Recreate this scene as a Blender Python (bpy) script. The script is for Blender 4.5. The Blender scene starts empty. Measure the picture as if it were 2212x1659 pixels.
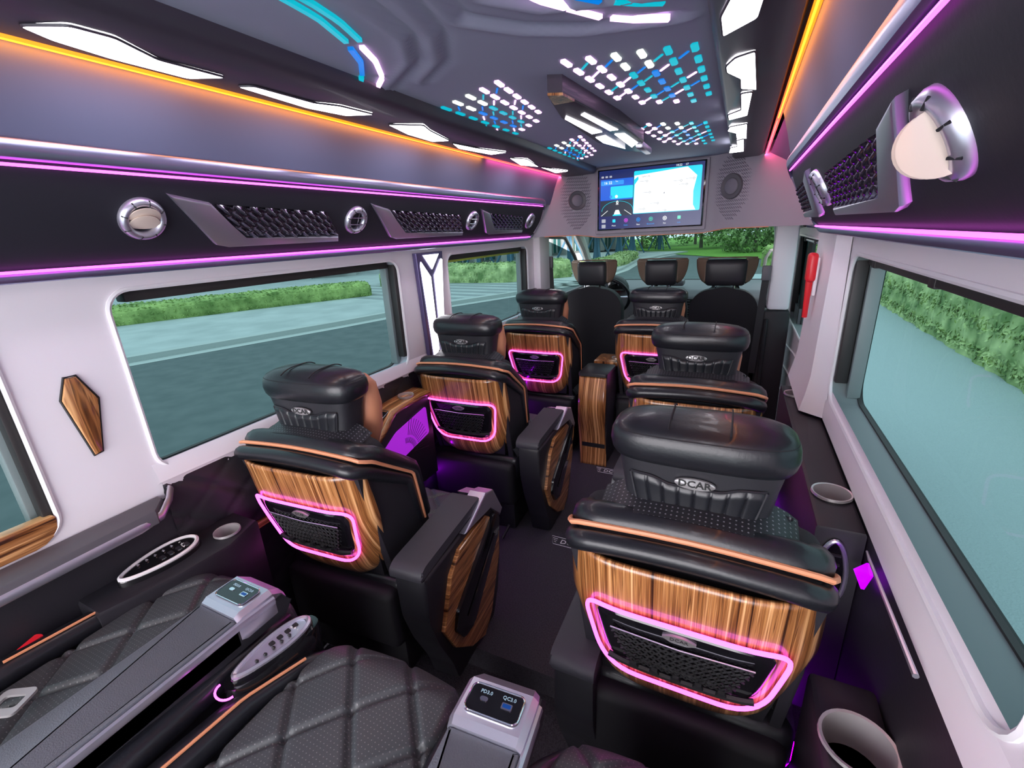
import bpy, bmesh, math, random
from math import sin, cos, pi, radians, sqrt, exp, floor
from mathutils import Vector, Matrix
random.seed(11)
S = bpy.context.scene
COL = S.collection

# ------------------------------------------------------------------ camera
FPX = 982.0
def _n(v):
    v = Vector(v); v.normalize(); return v
cF = _n((499, -350, FPX)); cL = Vector((-2086, -218, FPX)); cL = cL - cF * cL.dot(cF); cL.normalize()
cR = -cL; cU = cR.cross(cF)
rt = Vector((cR.x, cF.x, cU.x)); up = -Vector((cR.y, cF.y, cU.y)); bk = -Vector((cR.z, cF.z, cU.z))
cam_d = bpy.data.cameras.new('camera'); cam = bpy.data.objects.new('camera', cam_d); COL.objects.link(cam)
cam_d.sensor_width = 36; cam_d.lens = FPX / 2212 * 36; cam_d.clip_start = 0.02; cam_d.clip_end = 400
cam.matrix_world = Matrix(((rt.x, up.x, bk.x, .53), (rt.y, up.y, bk.y, 0), (rt.z, up.z, bk.z, 1.45), (0, 0, 0, 1)))
S.camera = cam

# ------------------------------------------------------------------ view, world, daylight
S.view_settings.view_transform = 'Standard'; S.view_settings.look = 'None'
S.view_settings.exposure = 0.0; S.view_settings.gamma = 1.0; S.view_settings.use_curve_mapping = False
W = bpy.data.worlds.new('overcast_sky'); S.world = W; W.use_nodes = True
bg = W.node_tree.nodes['Background']; bg.inputs[0].default_value = (.95, .92, .97, 1); bg.inputs[1].default_value = 9.0
sun_d = bpy.data.lights.new('sun', 'SUN'); sun_d.energy = 7.0; sun_d.angle = radians(30); sun_d.color = (1, .97, .9)
sun = bpy.data.objects.new('sun', sun_d); COL.objects.link(sun); sun.rotation_euler = (radians(28), radians(-22), 0)

# ------------------------------------------------------------------ materials
MATS = {}
def mat(name, col=(.5, .5, .5), rough=.5, metal=0.0, coat=0.0, emit=None, es=0.0, bump=None, spec=.5, sheen=0):
    m = bpy.data.materials.new(name); m.use_nodes = True; nt = m.node_tree; b = nt.nodes['Principled BSDF']
    b.inputs['Base Color'].default_value = (*col, 1); b.inputs['Roughness'].default_value = rough
    b.inputs['Metallic'].default_value = metal; b.inputs['Coat Weight'].default_value = coat
    b.inputs['Coat Roughness'].default_value = .06; b.inputs['Specular IOR Level'].default_value = spec
    b.inputs['Sheen Weight'].default_value = sheen
    if emit: b.inputs['Emission Color'].default_value = (*emit, 1); b.inputs['Emission Strength'].default_value = es
    if bump:
        sc_, st, di = bump
        tc = nt.nodes.new('ShaderNodeTexCoord'); no = nt.nodes.new('ShaderNodeTexNoise'); bu = nt.nodes.new('ShaderNodeBump')
        no.inputs['Scale'].default_value = sc_; no.inputs['Detail'].default_value = 4
        bu.inputs['Strength'].default_value = st; bu.inputs['Distance'].default_value = di
        nt.links.new(tc.outputs['Object'], no.inputs['Vector']); nt.links.new(no.outputs['Fac'], bu.inputs['Height'])
        nt.links.new(bu.outputs['Normal'], b.inputs['Normal'])
    MATS[name] = m; return m

def varied(name, c1, c2, scale, rough=.8, stretch=(1, 1, 1), bump=.3, c3=None, detail=5, coat=0, dist=0.0):
    m = mat(name, c1, rough, coat=coat); nt = m.node_tree; b = nt.nodes['Principled BSDF']
    tc = nt.nodes.new('ShaderNodeTexCoord'); mp = nt.nodes.new('ShaderNodeMapping'); no = nt.nodes.new('ShaderNodeTexNoise')
    cr = nt.nodes.new('ShaderNodeValToRGB'); mp.inputs['Scale'].default_value = stretch
    no.inputs['Scale'].default_value = scale; no.inputs['Detail'].default_value = detail; no.inputs['Distortion'].default_value = dist
    cr.color_ramp.elements[0].position = .35; cr.color_ramp.elements[0].color = (*c1, 1)
    cr.color_ramp.elements[1].position = .65; cr.color_ramp.elements[1].color = (*c2, 1)
    if c3:
        e = cr.color_ramp.elements.new(.5); e.color = (*c3, 1)
    L = nt.links.new
    L(tc.outputs['Object'], mp.inputs['Vector']); L(mp.outputs['Vector'], no.inputs['Vector']); L(no.outputs['Fac'], cr.inputs['Fac'])
    L(cr.outputs['Color'], b.inputs['Base Color'])
    if bump:
        bu = nt.nodes.new('ShaderNodeBump'); bu.inputs['Strength'].default_value = bump; bu.inputs['Distance'].default_value = .01
        L(no.outputs['Fac'], bu.inputs['Height']); L(bu.outputs['Normal'], b.inputs['Normal'])
    return m

def wood(name, stretch, rot=(0, 0, 0)):
    m = mat(name, (.3, .12, .04), .28, coat=.6); nt = m.node_tree; b = nt.nodes['Principled BSDF']; L = nt.links.new
    tc = nt.nodes.new('ShaderNodeTexCoord'); mp = nt.nodes.new('ShaderNodeMapping'); mp.inputs['Scale'].default_value = stretch
    mp.inputs['Rotation'].default_value = rot
    wv = nt.nodes.new('ShaderNodeTexNoise'); wv.inputs['Scale'].default_value = 1.0; wv.inputs['Detail'].default_value = 3
    wv.inputs['Roughness'].default_value = .55; wv.inputs['Distortion'].default_value = .5
    n2 = nt.nodes.new('ShaderNodeTexNoise'); n2.inputs['Scale'].default_value = 2.6; n2.inputs['Detail'].default_value = 2
    mx = nt.nodes.new('ShaderNodeMath'); mx.operation = 'MULTIPLY_ADD'; mx.inputs[1].default_value = .35
    cr = nt.nodes.new('ShaderNodeValToRGB'); r = cr.color_ramp
    r.elements[0].position = .49; r.elements[0].color = (.05, .018, .008, 1)
    r.elements[1].position = .86; r.elements[1].color = (.88, .50, .23, 1)
    for p, c in ((.55, (.20, .07, .02, 1)), (.60, (.45, .18, .055, 1)), (.64, (.13, .045, .015, 1)), (.68, (.58, .26, .085, 1)), (.73, (.32, .12, .04, 1)), (.78, (.68, .34, .13, 1))):
        e = r.elements.new(p); e.color = c
    L(tc.outputs['Object'], mp.inputs['Vector']); L(mp.outputs['Vector'], wv.inputs['Vector']); L(mp.outputs['Vector'], n2.inputs['Vector'])
    L(n2.outputs['Fac'], mx.inputs[0]); L(wv.outputs['Fac'], mx.inputs[2]); L(mx.outputs['Value'], cr.inputs['Fac'])
    L(cr.outputs['Color'], b.inputs['Base Color']); return m

def perforated(name, base, dot, pitch=.012, r=.30, axes=('X', 'Y'), rough=.42):
    m = mat(name, base, rough, bump=(220, .15, .002)); nt = m.node_tree; b = nt.nodes['Principled BSDF']; L = nt.links.new
    tc = nt.nodes.new('ShaderNodeTexCoord'); sp = nt.nodes.new('ShaderNodeSeparateXYZ'); L(tc.outputs['Object'], sp.inputs[0])
    outs = []
    for a in axes:
        k = nt.nodes.new('ShaderNodeMath'); k.operation = 'MULTIPLY'; k.inputs[1].default_value = pi / pitch
        s_ = nt.nodes.new('ShaderNodeMath'); s_.operation = 'SINE'; q = nt.nodes.new('ShaderNodeMath'); q.operation = 'MULTIPLY'
        L(sp.outputs[a], k.inputs[0]); L(k.outputs[0], s_.inputs[0]); L(s_.outputs[0], q.inputs[0]); L(s_.outputs[0], q.inputs[1]); outs.append(q)
    mu = nt.nodes.new('ShaderNodeMath'); mu.operation = 'MULTIPLY'; L(outs[0].outputs[0], mu.inputs[0]); L(outs[1].outputs[0], mu.inputs[1])
    gt = nt.nodes.new('ShaderNodeMath'); gt.operation = 'GREATER_THAN'; gt.inputs[1].default_value = 1 - r; L(mu.outputs[0], gt.inputs[0])
    mix = nt.nodes.new('ShaderNodeMix'); mix.data_type = 'RGBA'; mix.inputs['A'].default_value = (*base, 1); mix.inputs['B'].default_value = (*dot, 1)
    L(gt.outputs[0], mix.inputs['Factor']); L(mix.outputs['Result'], b.inputs['Base Color']); return m

def glass(name, tint, refl=.06):
    m = bpy.data.materials.new(name); m.use_nodes = True; nt = m.node_tree; nt.nodes.remove(nt.nodes['Principled BSDF'])
    t = nt.nodes.new('ShaderNodeBsdfTransparent'); t.inputs[0].default_value = (*tint, 1)
    g = nt.nodes.new('ShaderNodeBsdfGlossy'); g.inputs['Roughness'].default_value = .02
    lw = nt.nodes.new('ShaderNodeLayerWeight'); lw.inputs[0].default_value = .12
    mu = nt.nodes.new('ShaderNodeMath'); mu.operation = 'MULTIPLY'; mu.inputs[1].default_value = refl * 6
    mx = nt.nodes.new('ShaderNodeMixShader'); L = nt.links.new
    L(lw.outputs['Fresnel'], mu.inputs[0]); L(mu.outputs[0], mx.inputs[0]); L(t.outputs[0], mx.inputs[1]); L(g.outputs[0], mx.inputs[2])
    L(mx.outputs[0], nt.nodes['Material Output'].inputs[0]); MATS[name] = m; return m

M = {}
M['white'] = mat('warm_white_wall_panel', (.88, .84, .88), .45, bump=(60, .05, .002))
M['lip'] = mat('white_rubber_lip', (.9, .88, .9), .35)
M['soft'] = mat('lavender_suede_fascia', (.130, .148, .26), .9, bump=(90, .08, .002))
M['ceil'] = mat('grey_ceiling_lining', (.34, .36, .46), .85, bump=(40, .06, .003))
M['beam'] = mat('dark_satin_lamp_beam', (.055, .047, .065), .42, coat=.1)
M['head'] = mat('grey_header_lining', (.36, .34, .39), .6)
M['grille'] = mat('grey_speaker_grille', (.20, .19, .23), .6)
M['leather'] = mat('black_leather', (.011, .012, .016), .34, coat=.12, bump=(160, .18, .002))
M['leather2'] = mat('satin_black_leather', (.022, .022, .027), .42, bump=(200, .12, .002))
M['side'] = mat('black_side_cloth', (.012, .012, .017), .75, bump=(300, .2, .001))
M['perf'] = perforated('perforated_black_leather', (.018, .019, .024), (.20, .20, .22), pitch=.010, r=.22)
M['quilt'] = perforated('quilted_grey_leather', (.055, .062, .068), (.18, .18, .19), pitch=.008, r=.14)
M['pad'] = mat('textured_grey_leather', (.135, .150, .175), .5, bump=(420, .5, .002))
M['tan'] = mat('tan_leather', (.62, .26, .14), .48, bump=(160, .12, .002))
M['piping'] = mat('orange_piping', (.80, .33, .17), .4)
M['woodx'] = wood('striped_walnut_veneer_vertical', (85, 1.0, 1.0))
M['woodz'] = wood('striped_walnut_veneer_lengthwise', (3, 2.2, 90), (.35, 0, 0))
M['woody'] = wood('striped_walnut_veneer_crosswise', (30, 30, 1.5))
M['rail'] = mat('metal_rail_blue_reflection', (.36, .36, .56), .30, .9)  # bluish reflection on the rails put into the base colour
M['woodc'] = wood('striped_walnut_top', (50, 1.5, 6))
M['chrome'] = mat('polished_chrome', (.80, .80, .86), .12, 1.0)
M['satin'] = mat('satin_silver_trim', (.66, .66, .76), .34, .85)
M['steel'] = mat('brushed_steel', (.62, .60, .60), .30, .55)
M['black'] = mat('matt_black_plastic', (.012, .012, .015), .6)
M['gloss'] = mat('gloss_black_plastic', (.008, .008, .010), .10, coat=.5)
M['panelb'] = mat('charcoal_overhead_panel', (.018, .018, .028), .62, bump=(120, .1, .002))
M['net'] = mat('black_pocket_mesh', (.028, .028, .030), .38)
M['carpet'] = varied('dark_carpet', (.030, .027, .036), (.075, .068, .085), 260, .95, bump=.6)
M['lining'] = mat('dark_side_lining', (.017, .016, .022), .5, bump=(150, .12, .002))
M['graytop'] = mat('grey_ledge_plastic', (.10, .095, .11), .55)
M['reveal'] = mat('window_reveal_glass_tint', (.20, .25, .25), .5)  # grey-green of the reflected glass tint put into the colour
M['revealL'] = mat('pale_blue_window_sill', (.45, .50, .56), .4)
M['rubber'] = mat('dark_window_rubber', (.025, .022, .022), .5)
M['vane'] = mat('cream_vent_flap', (.85, .70, .60), .4)
M['red'] = mat('red_plastic', (.75, .02, .03), .35)
M['badge'] = mat('silver_badge', (.70, .68, .68), .3, .8)
M['ink'] = mat('badge_lettering', (.03, .03, .03), .4)
M['inkw'] = mat('white_print', (.85, .85, .85), .5)
M['lamp'] = mat('white_lamp_lens', (1, 1, 1), .3, emit=(.97, .93, 1.0), es=10)
M['pillarlamp'] = mat('white_pillar_lamp', (1, 1, 1), .3, emit=(.95, .95, 1.0), es=3)
M['pink'] = mat('magenta_led_strip', (.8, .1, .8), .4, emit=(1, .12, .97), es=3.0)
M['ring'] = mat('magenta_led_ring', (.8, .1, .8), .4, emit=(1, .11, .92), es=3.3)
M['violet'] = mat('violet_led_strip', (.3, .0, .8), .4, emit=(.42, .0, 1.0), es=28)
M['cyan'] = mat('cyan_ceiling_lens', (0, .0, .0), .2, emit=(0.0, .50, .64), es=1.0)
M['blue'] = mat('blue_ceiling_lens', (0, .0, .0), .2, emit=(.0, .22, .80), es=1.0)
M['deep'] = mat('deep_blue_ceiling_lens', (0, .02, .6), .2, emit=(.02, .06, .80), es=1.0)
M['pinkl'] = mat('pink_ceiling_lens', (.8, .5, .8), .2, emit=(1.0, .55, .95), es=2.2)
M['whitel'] = mat('pale_ceiling_lens', (.8, .9, .8), .2, emit=(.90, 1.0, .78), es=2.0)
M['purplepanel'] = mat('violet_lit_panel', (.5, .05, .7), .4, emit=(.45, .02, .8), es=.55)
M['tglass'] = glass('teal_tinted_window_glass', (.062, .101, .1055), .002)
M['fglass'] = glass('green_windscreen_glass', (.075, .118, .120), .002)
M['cream'] = mat('cream_cab_trim', (.62, .58, .54), .5)
M['brown'] = mat('brown_headrest_leather', (.20, .13, .09), .5)
M['cab'] = mat('grey_dash_plastic', (.115, .11, .125), .5)

def orange():
    m = mat('orange_cove_led', (1, .5, .1), .4, emit=(1, .4, .05), es=4.0); nt = m.node_tree; b = nt.nodes['Principled BSDF']; L = nt.links.new
    tc = nt.nodes.new('ShaderNodeTexCoord'); sp = nt.nodes.new('ShaderNodeSeparateXYZ'); mr = nt.nodes.new('ShaderNodeMapRange')
    mr.inputs['From Min'].default_value = 1.2; mr.inputs['From Max'].default_value = 3.2
    cr = nt.nodes.new('ShaderNodeValToRGB'); cr.color_ramp.elements[0].color = (1, .26, .0, 1); cr.color_ramp.elements[1].color = (1, .05, .30, 1)
    e = cr.color_ramp.elements.new(.45); e.color = (1, .10, .05, 1)
    L(tc.outputs['Object'], sp.inputs[0]); L(sp.outputs['Y'], mr.inputs['Value']); L(mr.outputs[0], cr.inputs['Fac']); L(cr.outputs[0], b.inputs['Emission Color'])
    b.inputs['Emission Strength'].default_value = 1.5
    return m
M['orange'] = orange()

# ------------------------------------------------------------------ mesh helpers
def obj(name, bm, m, parent=None, smooth=True, ang=38, loc=None):
    me = bpy.data.meshes.new(name); bmesh.ops.recalc_face_normals(bm, faces=bm.faces) if len(bm.faces) else None
    bm.to_mesh(me); bm.free()
    if not isinstance(m, (list, tuple)): m = [m]
    for k in m: me.materials.append(k)
    if smooth:
        me.shade_smooth()
        try: me.set_sharp_from_angle(angle=radians(ang))
        except Exception: pass
    o = bpy.data.objects.new(name, me); COL.objects.link(o)
    if parent: o.parent = parent
    if loc: o.location = loc
    return o
def tag(o, label, cat, group=None, kind=None):
    o['label'] = label; o['category'] = cat
    if group: o['group'] = group
    if kind: o['kind'] = kind
    return o
def thing(name, label, cat, loc=(0, 0, 0), rz=0, group=None):
    o = bpy.data.objects.new(name, None); COL.objects.link(o); o.location = loc; o.rotation_euler = (0, 0, rz); o.empty_display_size = .05
    return tag(o, label, cat, group)
def struct(name, bm, m, smooth=True, ang=38, parent=None):
    o = obj(name, bm, m, parent, smooth, ang)
    if not parent: o['kind'] = 'structure'
    return o
def clone(root, loc=None, rz=None, label=None, parent=None):
    c = root.copy(); COL.objects.link(c)
    if parent: c.parent = parent
    if loc is not None: c.location = loc
    if rz is not None: c.rotation_euler = (0, 0, rz)
    if label: c['label'] = label
    for ch in list(root.children): clone(ch, parent=c)
    return c
B = bmesh.new
def box(bm, x0, x1, y0, y1, z0, z1, bev=0.0, seg=2, T=None):
    r = bmesh.ops.create_cube(bm, size=1.0); vs = r['verts']
    for v in vs:
        v.co = Vector(((x0 + x1) / 2 + v.co.x * (x1 - x0), (y0 + y1) / 2 + v.co.y * (y1 - y0), (z0 + z1) / 2 + v.co.z * (z1 - z0)))
    allv = set(vs)
    if bev > 0:
        es = set(e for v in vs for e in v.link_edges)
        q = bmesh.ops.bevel(bm, geom=list(es), offset=bev, segments=seg, profile=.5, affect='EDGES')
        allv |= set(q['verts'])
    if T:
        for v in allv:
            if v.is_valid: v.co = T(v.co)
    return bm
def tube(bm, pts, r, n=8, closed=False, ry=None, cap=True):
    pts = [Vector(p) for p in pts]; N = len(pts); rings = []
    ups = None
    for i, p in enumerate(pts):
        if closed: d = pts[(i + 1) % N] - pts[i - 1]
        else: d = pts[min(i + 1, N - 1)] - pts[max(i - 1, 0)]
        if d.length < 1e-9: d = Vector((0, 0, 1))
        d.normalize()
        if ups is None:
            ups = Vector((0, 0, 1)) if abs(d.z) < .9 else Vector((1, 0, 0))
        a = ups - d * ups.dot(d)
        if a.length < 1e-6: a = d.orthogonal()
        a.normalize(); ups = a; b = d.cross(a)
        rr = r[i] if isinstance(r, (list, tuple)) else r
        ra = (ry if ry else rr)
        rings.append([bm.verts.new(p + a * cos(2 * pi * k / n) * rr + b * sin(2 * pi * k / n) * ra) for k in range(n)])
    M_ = N if closed else N - 1
    for i in range(M_):
        A, Bq = rings[i], rings[(i + 1) % N]
        if closed and i == N - 1:   # find best rotation
            best = min(range(n), key=lambda s_: sum((A[k].co - Bq[(k + s_) % n].co).length for k in range(n)))
        else: best = 0
        for k in range(n):
            try: bm.faces.new((A[k], A[(k + 1) % n], Bq[(k + 1 + best) % n], Bq[(k + best) % n]))
            except ValueError: pass
    if not closed and cap:
        for R_ in (rings[0], rings[-1]):
            try: bm.faces.new(R_)
            except ValueError: pass
    return bm
def grid(bm, fn, nu, nv, mi=0):
    vs = [[bm.verts.new(fn(i / nu, j / nv)) for j in range(nv + 1)] for i in range(nu + 1)]
    for i in range(nu):
        for j in range(nv):
            f = bm.faces.new((vs[i][j], vs[i + 1][j], vs[i + 1][j + 1], vs[i][j + 1])); f.material_index = mi
    return bm
def slab(bm, poly, P, h0, h1, bev=0.0):
    """prism: poly of (a,b) mapped by P(a,b,h) between heights h0,h1"""
    A = [bm.verts.new(P(a, b, h0)) for a, b in poly]; Bq = [bm.verts.new(P(a, b, h1)) for a, b in poly]; n = len(poly)
    fs = [bm.faces.new(A), bm.faces.new(Bq)]
    for i in range(n): fs.append(bm.faces.new((A[i], A[(i + 1) % n], Bq[(i + 1) % n], Bq[i])))
    if bev:
        es = [e for e in fs[1].edges]
        bmesh.ops.bevel(bm, geom=es, offset=bev, segments=2, profile=.5, affect='EDGES')
    return bm
def loft(bm, rings, cap=True):
    R_ = [[bm.verts.new(p) for p in r] for r in rings]; n = len(R_[0])
    for A, Bq in zip(R_[:-1], R_[1:]):
        for k in range(n): bm.faces.new((A[k], A[(k + 1) % n], Bq[(k + 1) % n], Bq[k]))
    if cap: bm.faces.new(R_[0]); bm.faces.new(R_[-1])
    return bm
def sell(a, b, cx, cy, z, p=3.0, n=40):
    out = []
    for k in range(n):
        t = 2 * pi * k / n; c, s_ = cos(t), sin(t)
        out.append(Vector((cx + a * math.copysign(abs(c) ** (2 / p), c), cy + b * math.copysign(abs(s_) ** (2 / p), s_), z)))
    return out
def rrect(x0, x1, y0, y1, r, k=5, rs=None):
    rs = rs or (r, r, r, r); out = []
    for (cx, cy, a0), q in zip(((x1, y1, 0), (x0, y1, 90), (x0, y0, 180), (x1, y0, 270)), rs):
        sx = -1 if cx == x1 else 1; sy = -1 if cy == y1 else 1
        for i in range(k + 1):
            a = radians(a0 + 90 * i / k); out.append((cx + sx * q + q * cos(a), cy + sy * q + q * sin(a)))
    return out
def roundpoly(poly, r, k=4):
    out = []; n = len(poly)
    for i in range(n):
        p = Vector(poly[i]); a = Vector(poly[i - 1]) - p; b = Vector(poly[(i + 1) % n]) - p
        rr = min(r[i] if isinstance(r, (list, tuple)) else r, a.length * .45, b.length * .45)
        A = p + a.normalized() * rr; Bq = p + b.normalized() * rr
        for j in range(k + 1):
            t = j / k; q = A * (1 - t) ** 2 + p * 2 * t * (1 - t) + Bq * t * t; out.append((q.x, q.y))
    return out
def text(s_, size, P, name, m, parent, depth=.0006, align='CENTER', bold=0.0):
    cu = bpy.data.curves.new('lettering', 'FONT'); cu.body = s_; cu.size = size; cu.align_x = align; cu.align_y = 'CENTER'; cu.extrude = depth; cu.offset = bold
    cu.resolution_u = 2
    t = bpy.data.objects.new('lettering', cu); COL.objects.link(t); bpy.context.view_layer.update()
    me = bpy.data.meshes.new_from_object(t.evaluated_get(bpy.context.evaluated_depsgraph_get())); bpy.data.objects.remove(t); bpy.data.curves.remove(cu)
    bm = B(); bm.from_mesh(me); bpy.data.meshes.remove(me)
    for v in bm.verts: v.co = P(v.co.x, v.co.y, v.co.z)
    return obj(name, bm, m, parent, smooth=False)
def resample(pts, n):
    pts = [Vector(p) for p in pts]; L = [0]
    for a, b in zip(pts[:-1], pts[1:]): L.append(L[-1] + (b - a).length)
    out = []
    for i in range(n + 1):
        t = L[-1] * i / n
        for k in range(len(pts) - 1):
            if t <= L[k + 1] + 1e-9:
                u = (t - L[k]) / max(1e-9, L[k + 1] - L[k]); out.append(pts[k].lerp(pts[k + 1], u)); break
    return out
def quilt(a, b, pa, pb, d=.008, w=.10):
    u = a / pa + b / pb; v = a / pa - b / pb
    du = abs(u - round(u)); dv = abs(v - round(v))
    return -d * (exp(-(du / w) ** 2) + exp(-(dv / w) ** 2)) 

def punch(o, cyls):
    """cut round wells (x, y, r, z_low, z_high) out of an object's mesh"""
    for (x, y, r, z0, z1) in cyls:
        bm = B(); bmesh.ops.create_cone(bm, cap_ends=True, segments=32, radius1=r, radius2=r, depth=z1 - z0, matrix=Matrix.Translation((x, y, (z0 + z1) / 2)))
        me = bpy.data.meshes.new('cutter'); bm.to_mesh(me); bm.free(); c = bpy.data.objects.new('cutter', me); COL.objects.link(c); c.parent = o.parent
        m = o.modifiers.new('cut', 'BOOLEAN'); m.object = c; m.solver = 'EXACT'
        bpy.context.view_layer.update(); ne = bpy.data.meshes.new_from_object(o.evaluated_get(bpy.context.evaluated_depsgraph_get()))
        o.modifiers.clear(); o.data = ne; bpy.data.objects.remove(c); bpy.data.meshes.remove(me)
# ================================================================== VAN SHELL
ZS = .80
def bay(bm, x, y0, y1, z0, z1, hole):
    """wall rectangle with a rounded hole; hole = (y0,y1,z0,z1,r)"""
    a, b, c, d, r = hole; pts = rrect(a, b, c, d, r, 6); n = len(pts); k = 7
    cor = [(y1, z1), (y0, z1), (y0, z0), (y1, z0)]
    V = [bm.verts.new((x, p[0], p[1])) for p in pts]; C_ = [bm.verts.new((x, q[0], q[1])) for q in cor]
    for i in range(n):
        j = (i + 1) % n; ci, cj = i // k, j // k
        if ci == cj: bm.faces.new((V[i], V[j], C_[ci]))
        else: bm.faces.new((V[i], V[j], C_[cj], C_[ci]))
    return pts
def quadp(bm, *P): return bm.faces.new([bm.verts.new(p) for p in P])
def ringfaces(bm, pts, xa, xb, grow=0.0):
    n = len(pts); cy = sum(p[0] for p in pts) / n; cz = sum(p[1] for p in pts) / n
    A = [bm.verts.new((xa, p[0], p[1])) for p in pts]
    Bq = [bm.verts.new((xb, cy + (p[0] - cy) * (1 - grow), cz + (p[1] - cz) * (1 - grow))) for p in pts]
    for i in range(n): bm.faces.new((A[i], A[(i + 1) % n], Bq[(i + 1) % n], Bq[i]))

def window(n, x, hole, xo, label_mat=('tglass', 'reveal'), glide=None):
    a, b, c, d, r = hole; pts = rrect(a, b, c, d, r, 6); s = 1 if x > 0 else -1
    bm = B(); ringfaces(bm, pts, x, xo); w = struct('window_%d' % n, bm, M[label_mat[1]], ang=50)
    bm = B(); tube(bm, [(x - s * .002, p[0], p[1]) for p in pts], .006, 6, True); obj('window_lip', bm, M['lip'], w)
    # rubber frame of the glass
    bm = B(); inner = rrect(a + .005, b - .005, c + .005, d - .008, max(.012, r - .005), 6)
    P = lambda yy, zz, h: Vector((xo - s * h, yy, zz))
    o1 = [bm.verts.new(P(p[0], p[1], .010)) for p in pts]; i1 = [bm.verts.new(P(p[0], p[1], .010)) for p in inner]
    i0 = [bm.verts.new(P(p[0], p[1], -.004)) for p in inner]
    for i in range(len(pts)):
        j = (i + 1) % len(pts); bm.faces.new((o1[i], o1[j], i1[j], i1[i])); bm.faces.new((i1[i], i1[j], i0[j], i0[i]))
    obj('rubber_frame', bm, M['rubber'], w)
    bm = B(); bm.faces.new([bm.verts.new((xo, p[0], p[1])) for p in inner])
    obj('window_pane', bm, M[label_mat[0]], w, smooth=False)
    bm = B(); xs_ = sorted((x + s * .004, x + s * .038)); box(bm, xs_[0], xs_[1], b - .022, b - .001, c + r * .8, d - .02, .004); obj('rubber_seal', bm, M['rubber'], w)
    if n != 1: bm = B(); xs_ = sorted((x + s * .030, xo - s * .006)); box(bm, xs_[0], xs_[1], a + r, b - .03, d - .034, d - .003, .004); obj('shaded_top_band', bm, M['rubber'], w)  # black bar added for the dark shading between frame and glass
    bm = B(); xs_ = sorted((x + s * .040, xo - s * .004)); box(bm, xs_[0], xs_[1], b - .034, b - .001, c + .012, d - .02, .003); obj('sliding_frame', bm, M['reveal'], w)
    return w

XW = .845; XO = .925
# --- left wall
bm = B()
wl = dict(a=(-.55, .35, .83, 1.32, .05), b=(.57, 1.665, .878, 1.365, .055), c=(2.06, 3.10, .878, 1.365, .055))
bay(bm, -XW, -1.3, .42, .80, 1.42, wl['a']); bay(bm, -XW, .42, 1.76, .80, 1.42, wl['b']); bay(bm, -XW, 1.76, 3.3, .80, 1.42, wl['c'])
quadp(bm, (-XW, .56, .80), (-XW, 3.3, .80), (-.828, 3.3, .858), (-.828, .56, .858))
struct('wall_left', bm, M['white'], ang=30)
# projecting white sill band under the two forward windows
bm = B(); prof = [(-XW, .905), (-.842, .900), (-.832, .880), (-.826, .855), (-.845, .845)]
grid(bm, lambda u, v: Vector((prof[min(4, int(round(v * 4)))][0], .555 + u * 2.72, prof[min(4, int(round(v * 4)))][1] - .012 * u)), 12, 4)
struct('trim_1', bm, M['white'])
window(1, -XW, wl['a'], -XO, ('tglass', 'rubber')); window(2, -XW, wl['b'], -XO, ('tglass', 'revealL')); window(3, -XW, wl['c'], -XO, ('tglass', 'revealL'))
# --- right wall
bm = B()
wr = dict(a=(.52, 1.74, .880, 1.345, .07), b=(2.46, 3.72, .80, 1.35, .05))
bay(bm, XW, -.05, 1.84, .80, 1.42, wr['a']); quadp(bm, (XW, -1.3, .80), (XW, -.05, .80), (XW, -.05, 1.42), (XW, -1.3, 1.42))
quadp(bm, (XW, 1.84, .80), (XW, 2.30, .80), (XW, 2.30, 1.42), (XW, 1.84, 1.42))
quadp(bm, (XW, 2.30, .0), (XW, 2.30, 1.42), (.885, 2.30, 1.42), (.885, 2.30, .0))
struct('wall_right', bm, M['white'], ang=30)
window(4, XW, wr['a'], XO)
bm = B(); bay(bm, .885, 2.30, 3.9, -.2, 1.62, wr['b']); dr = struct('door_1', bm, M['white'], ang=30)
for zz in (.70, .55, .38):
    bm = B(); tube(bm, [(.882, 2.5, zz), (.882, 3.1, zz - .02), (.882, 3.8, zz - .10)], .006, 6); obj('pressed_rib', bm, M['white'], dr)
window(5, .885, wr['b'], .95)
# blind rails over the right-hand windows
def rail(x, y0, y1, z, m, name, label):
    t = thing(name, label, 'rail', (x, y0, z))
    bm = B(); tube(bm, [(0, 0, 0), (0, y1 - y0, 0)], .007, 8); obj('rail_tube', bm, M[m], t)
    for k in (.03, (y1 - y0) * .52, (y1 - y0) - .06):
        bm = B(); box(bm, -.012, .012, k - .018, k + .018, -.010, .016, .003); obj('rail_bracket', bm, M['rubber'], t)
    return t
rail(.885, .60, 1.70, 1.318, 'satin', 'curtain_rail', 'slim metal curtain rail along the top of the large right window')
rail(.905, 2.5, 3.6, 1.325, 'satin', 'curtain_rail', 'slim metal curtain rail at the top of the sliding door window')
bm = B(); box(bm, -.90, -.89, 2.12, 3.06, 1.318, 1.340, .002); tag(obj('window_sticker_strip', bm, mat('yellow_green_strip', (.45, .60, .08), .5)), 'yellow-green strip across the top of the smaller forward left window', 'strip')
# hinge-pillar trim on the right with flared foot
bm = B()
def pil(u, v):
    ys = [1.80, 1.86, 2.24, 2.30]; xs = [.842, .790, .790, .86]; i = min(3, int(round(u * 3))); z = .80 + v * .62
    f = max(0, 1 - v / .16) * .030; w = (1 - v) * .06
    return Vector((xs[i] + (.02 * v if i in (1, 2) else 0) - (0 if i in (0, 3) else f * .6), ys[i] + (-w if i < 2 else 0), z - (.0 if i in (0, 3) else 0)))
grid(bm, pil, 3, 10); struct('trim_2', bm, M['white'], ang=20)
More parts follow.
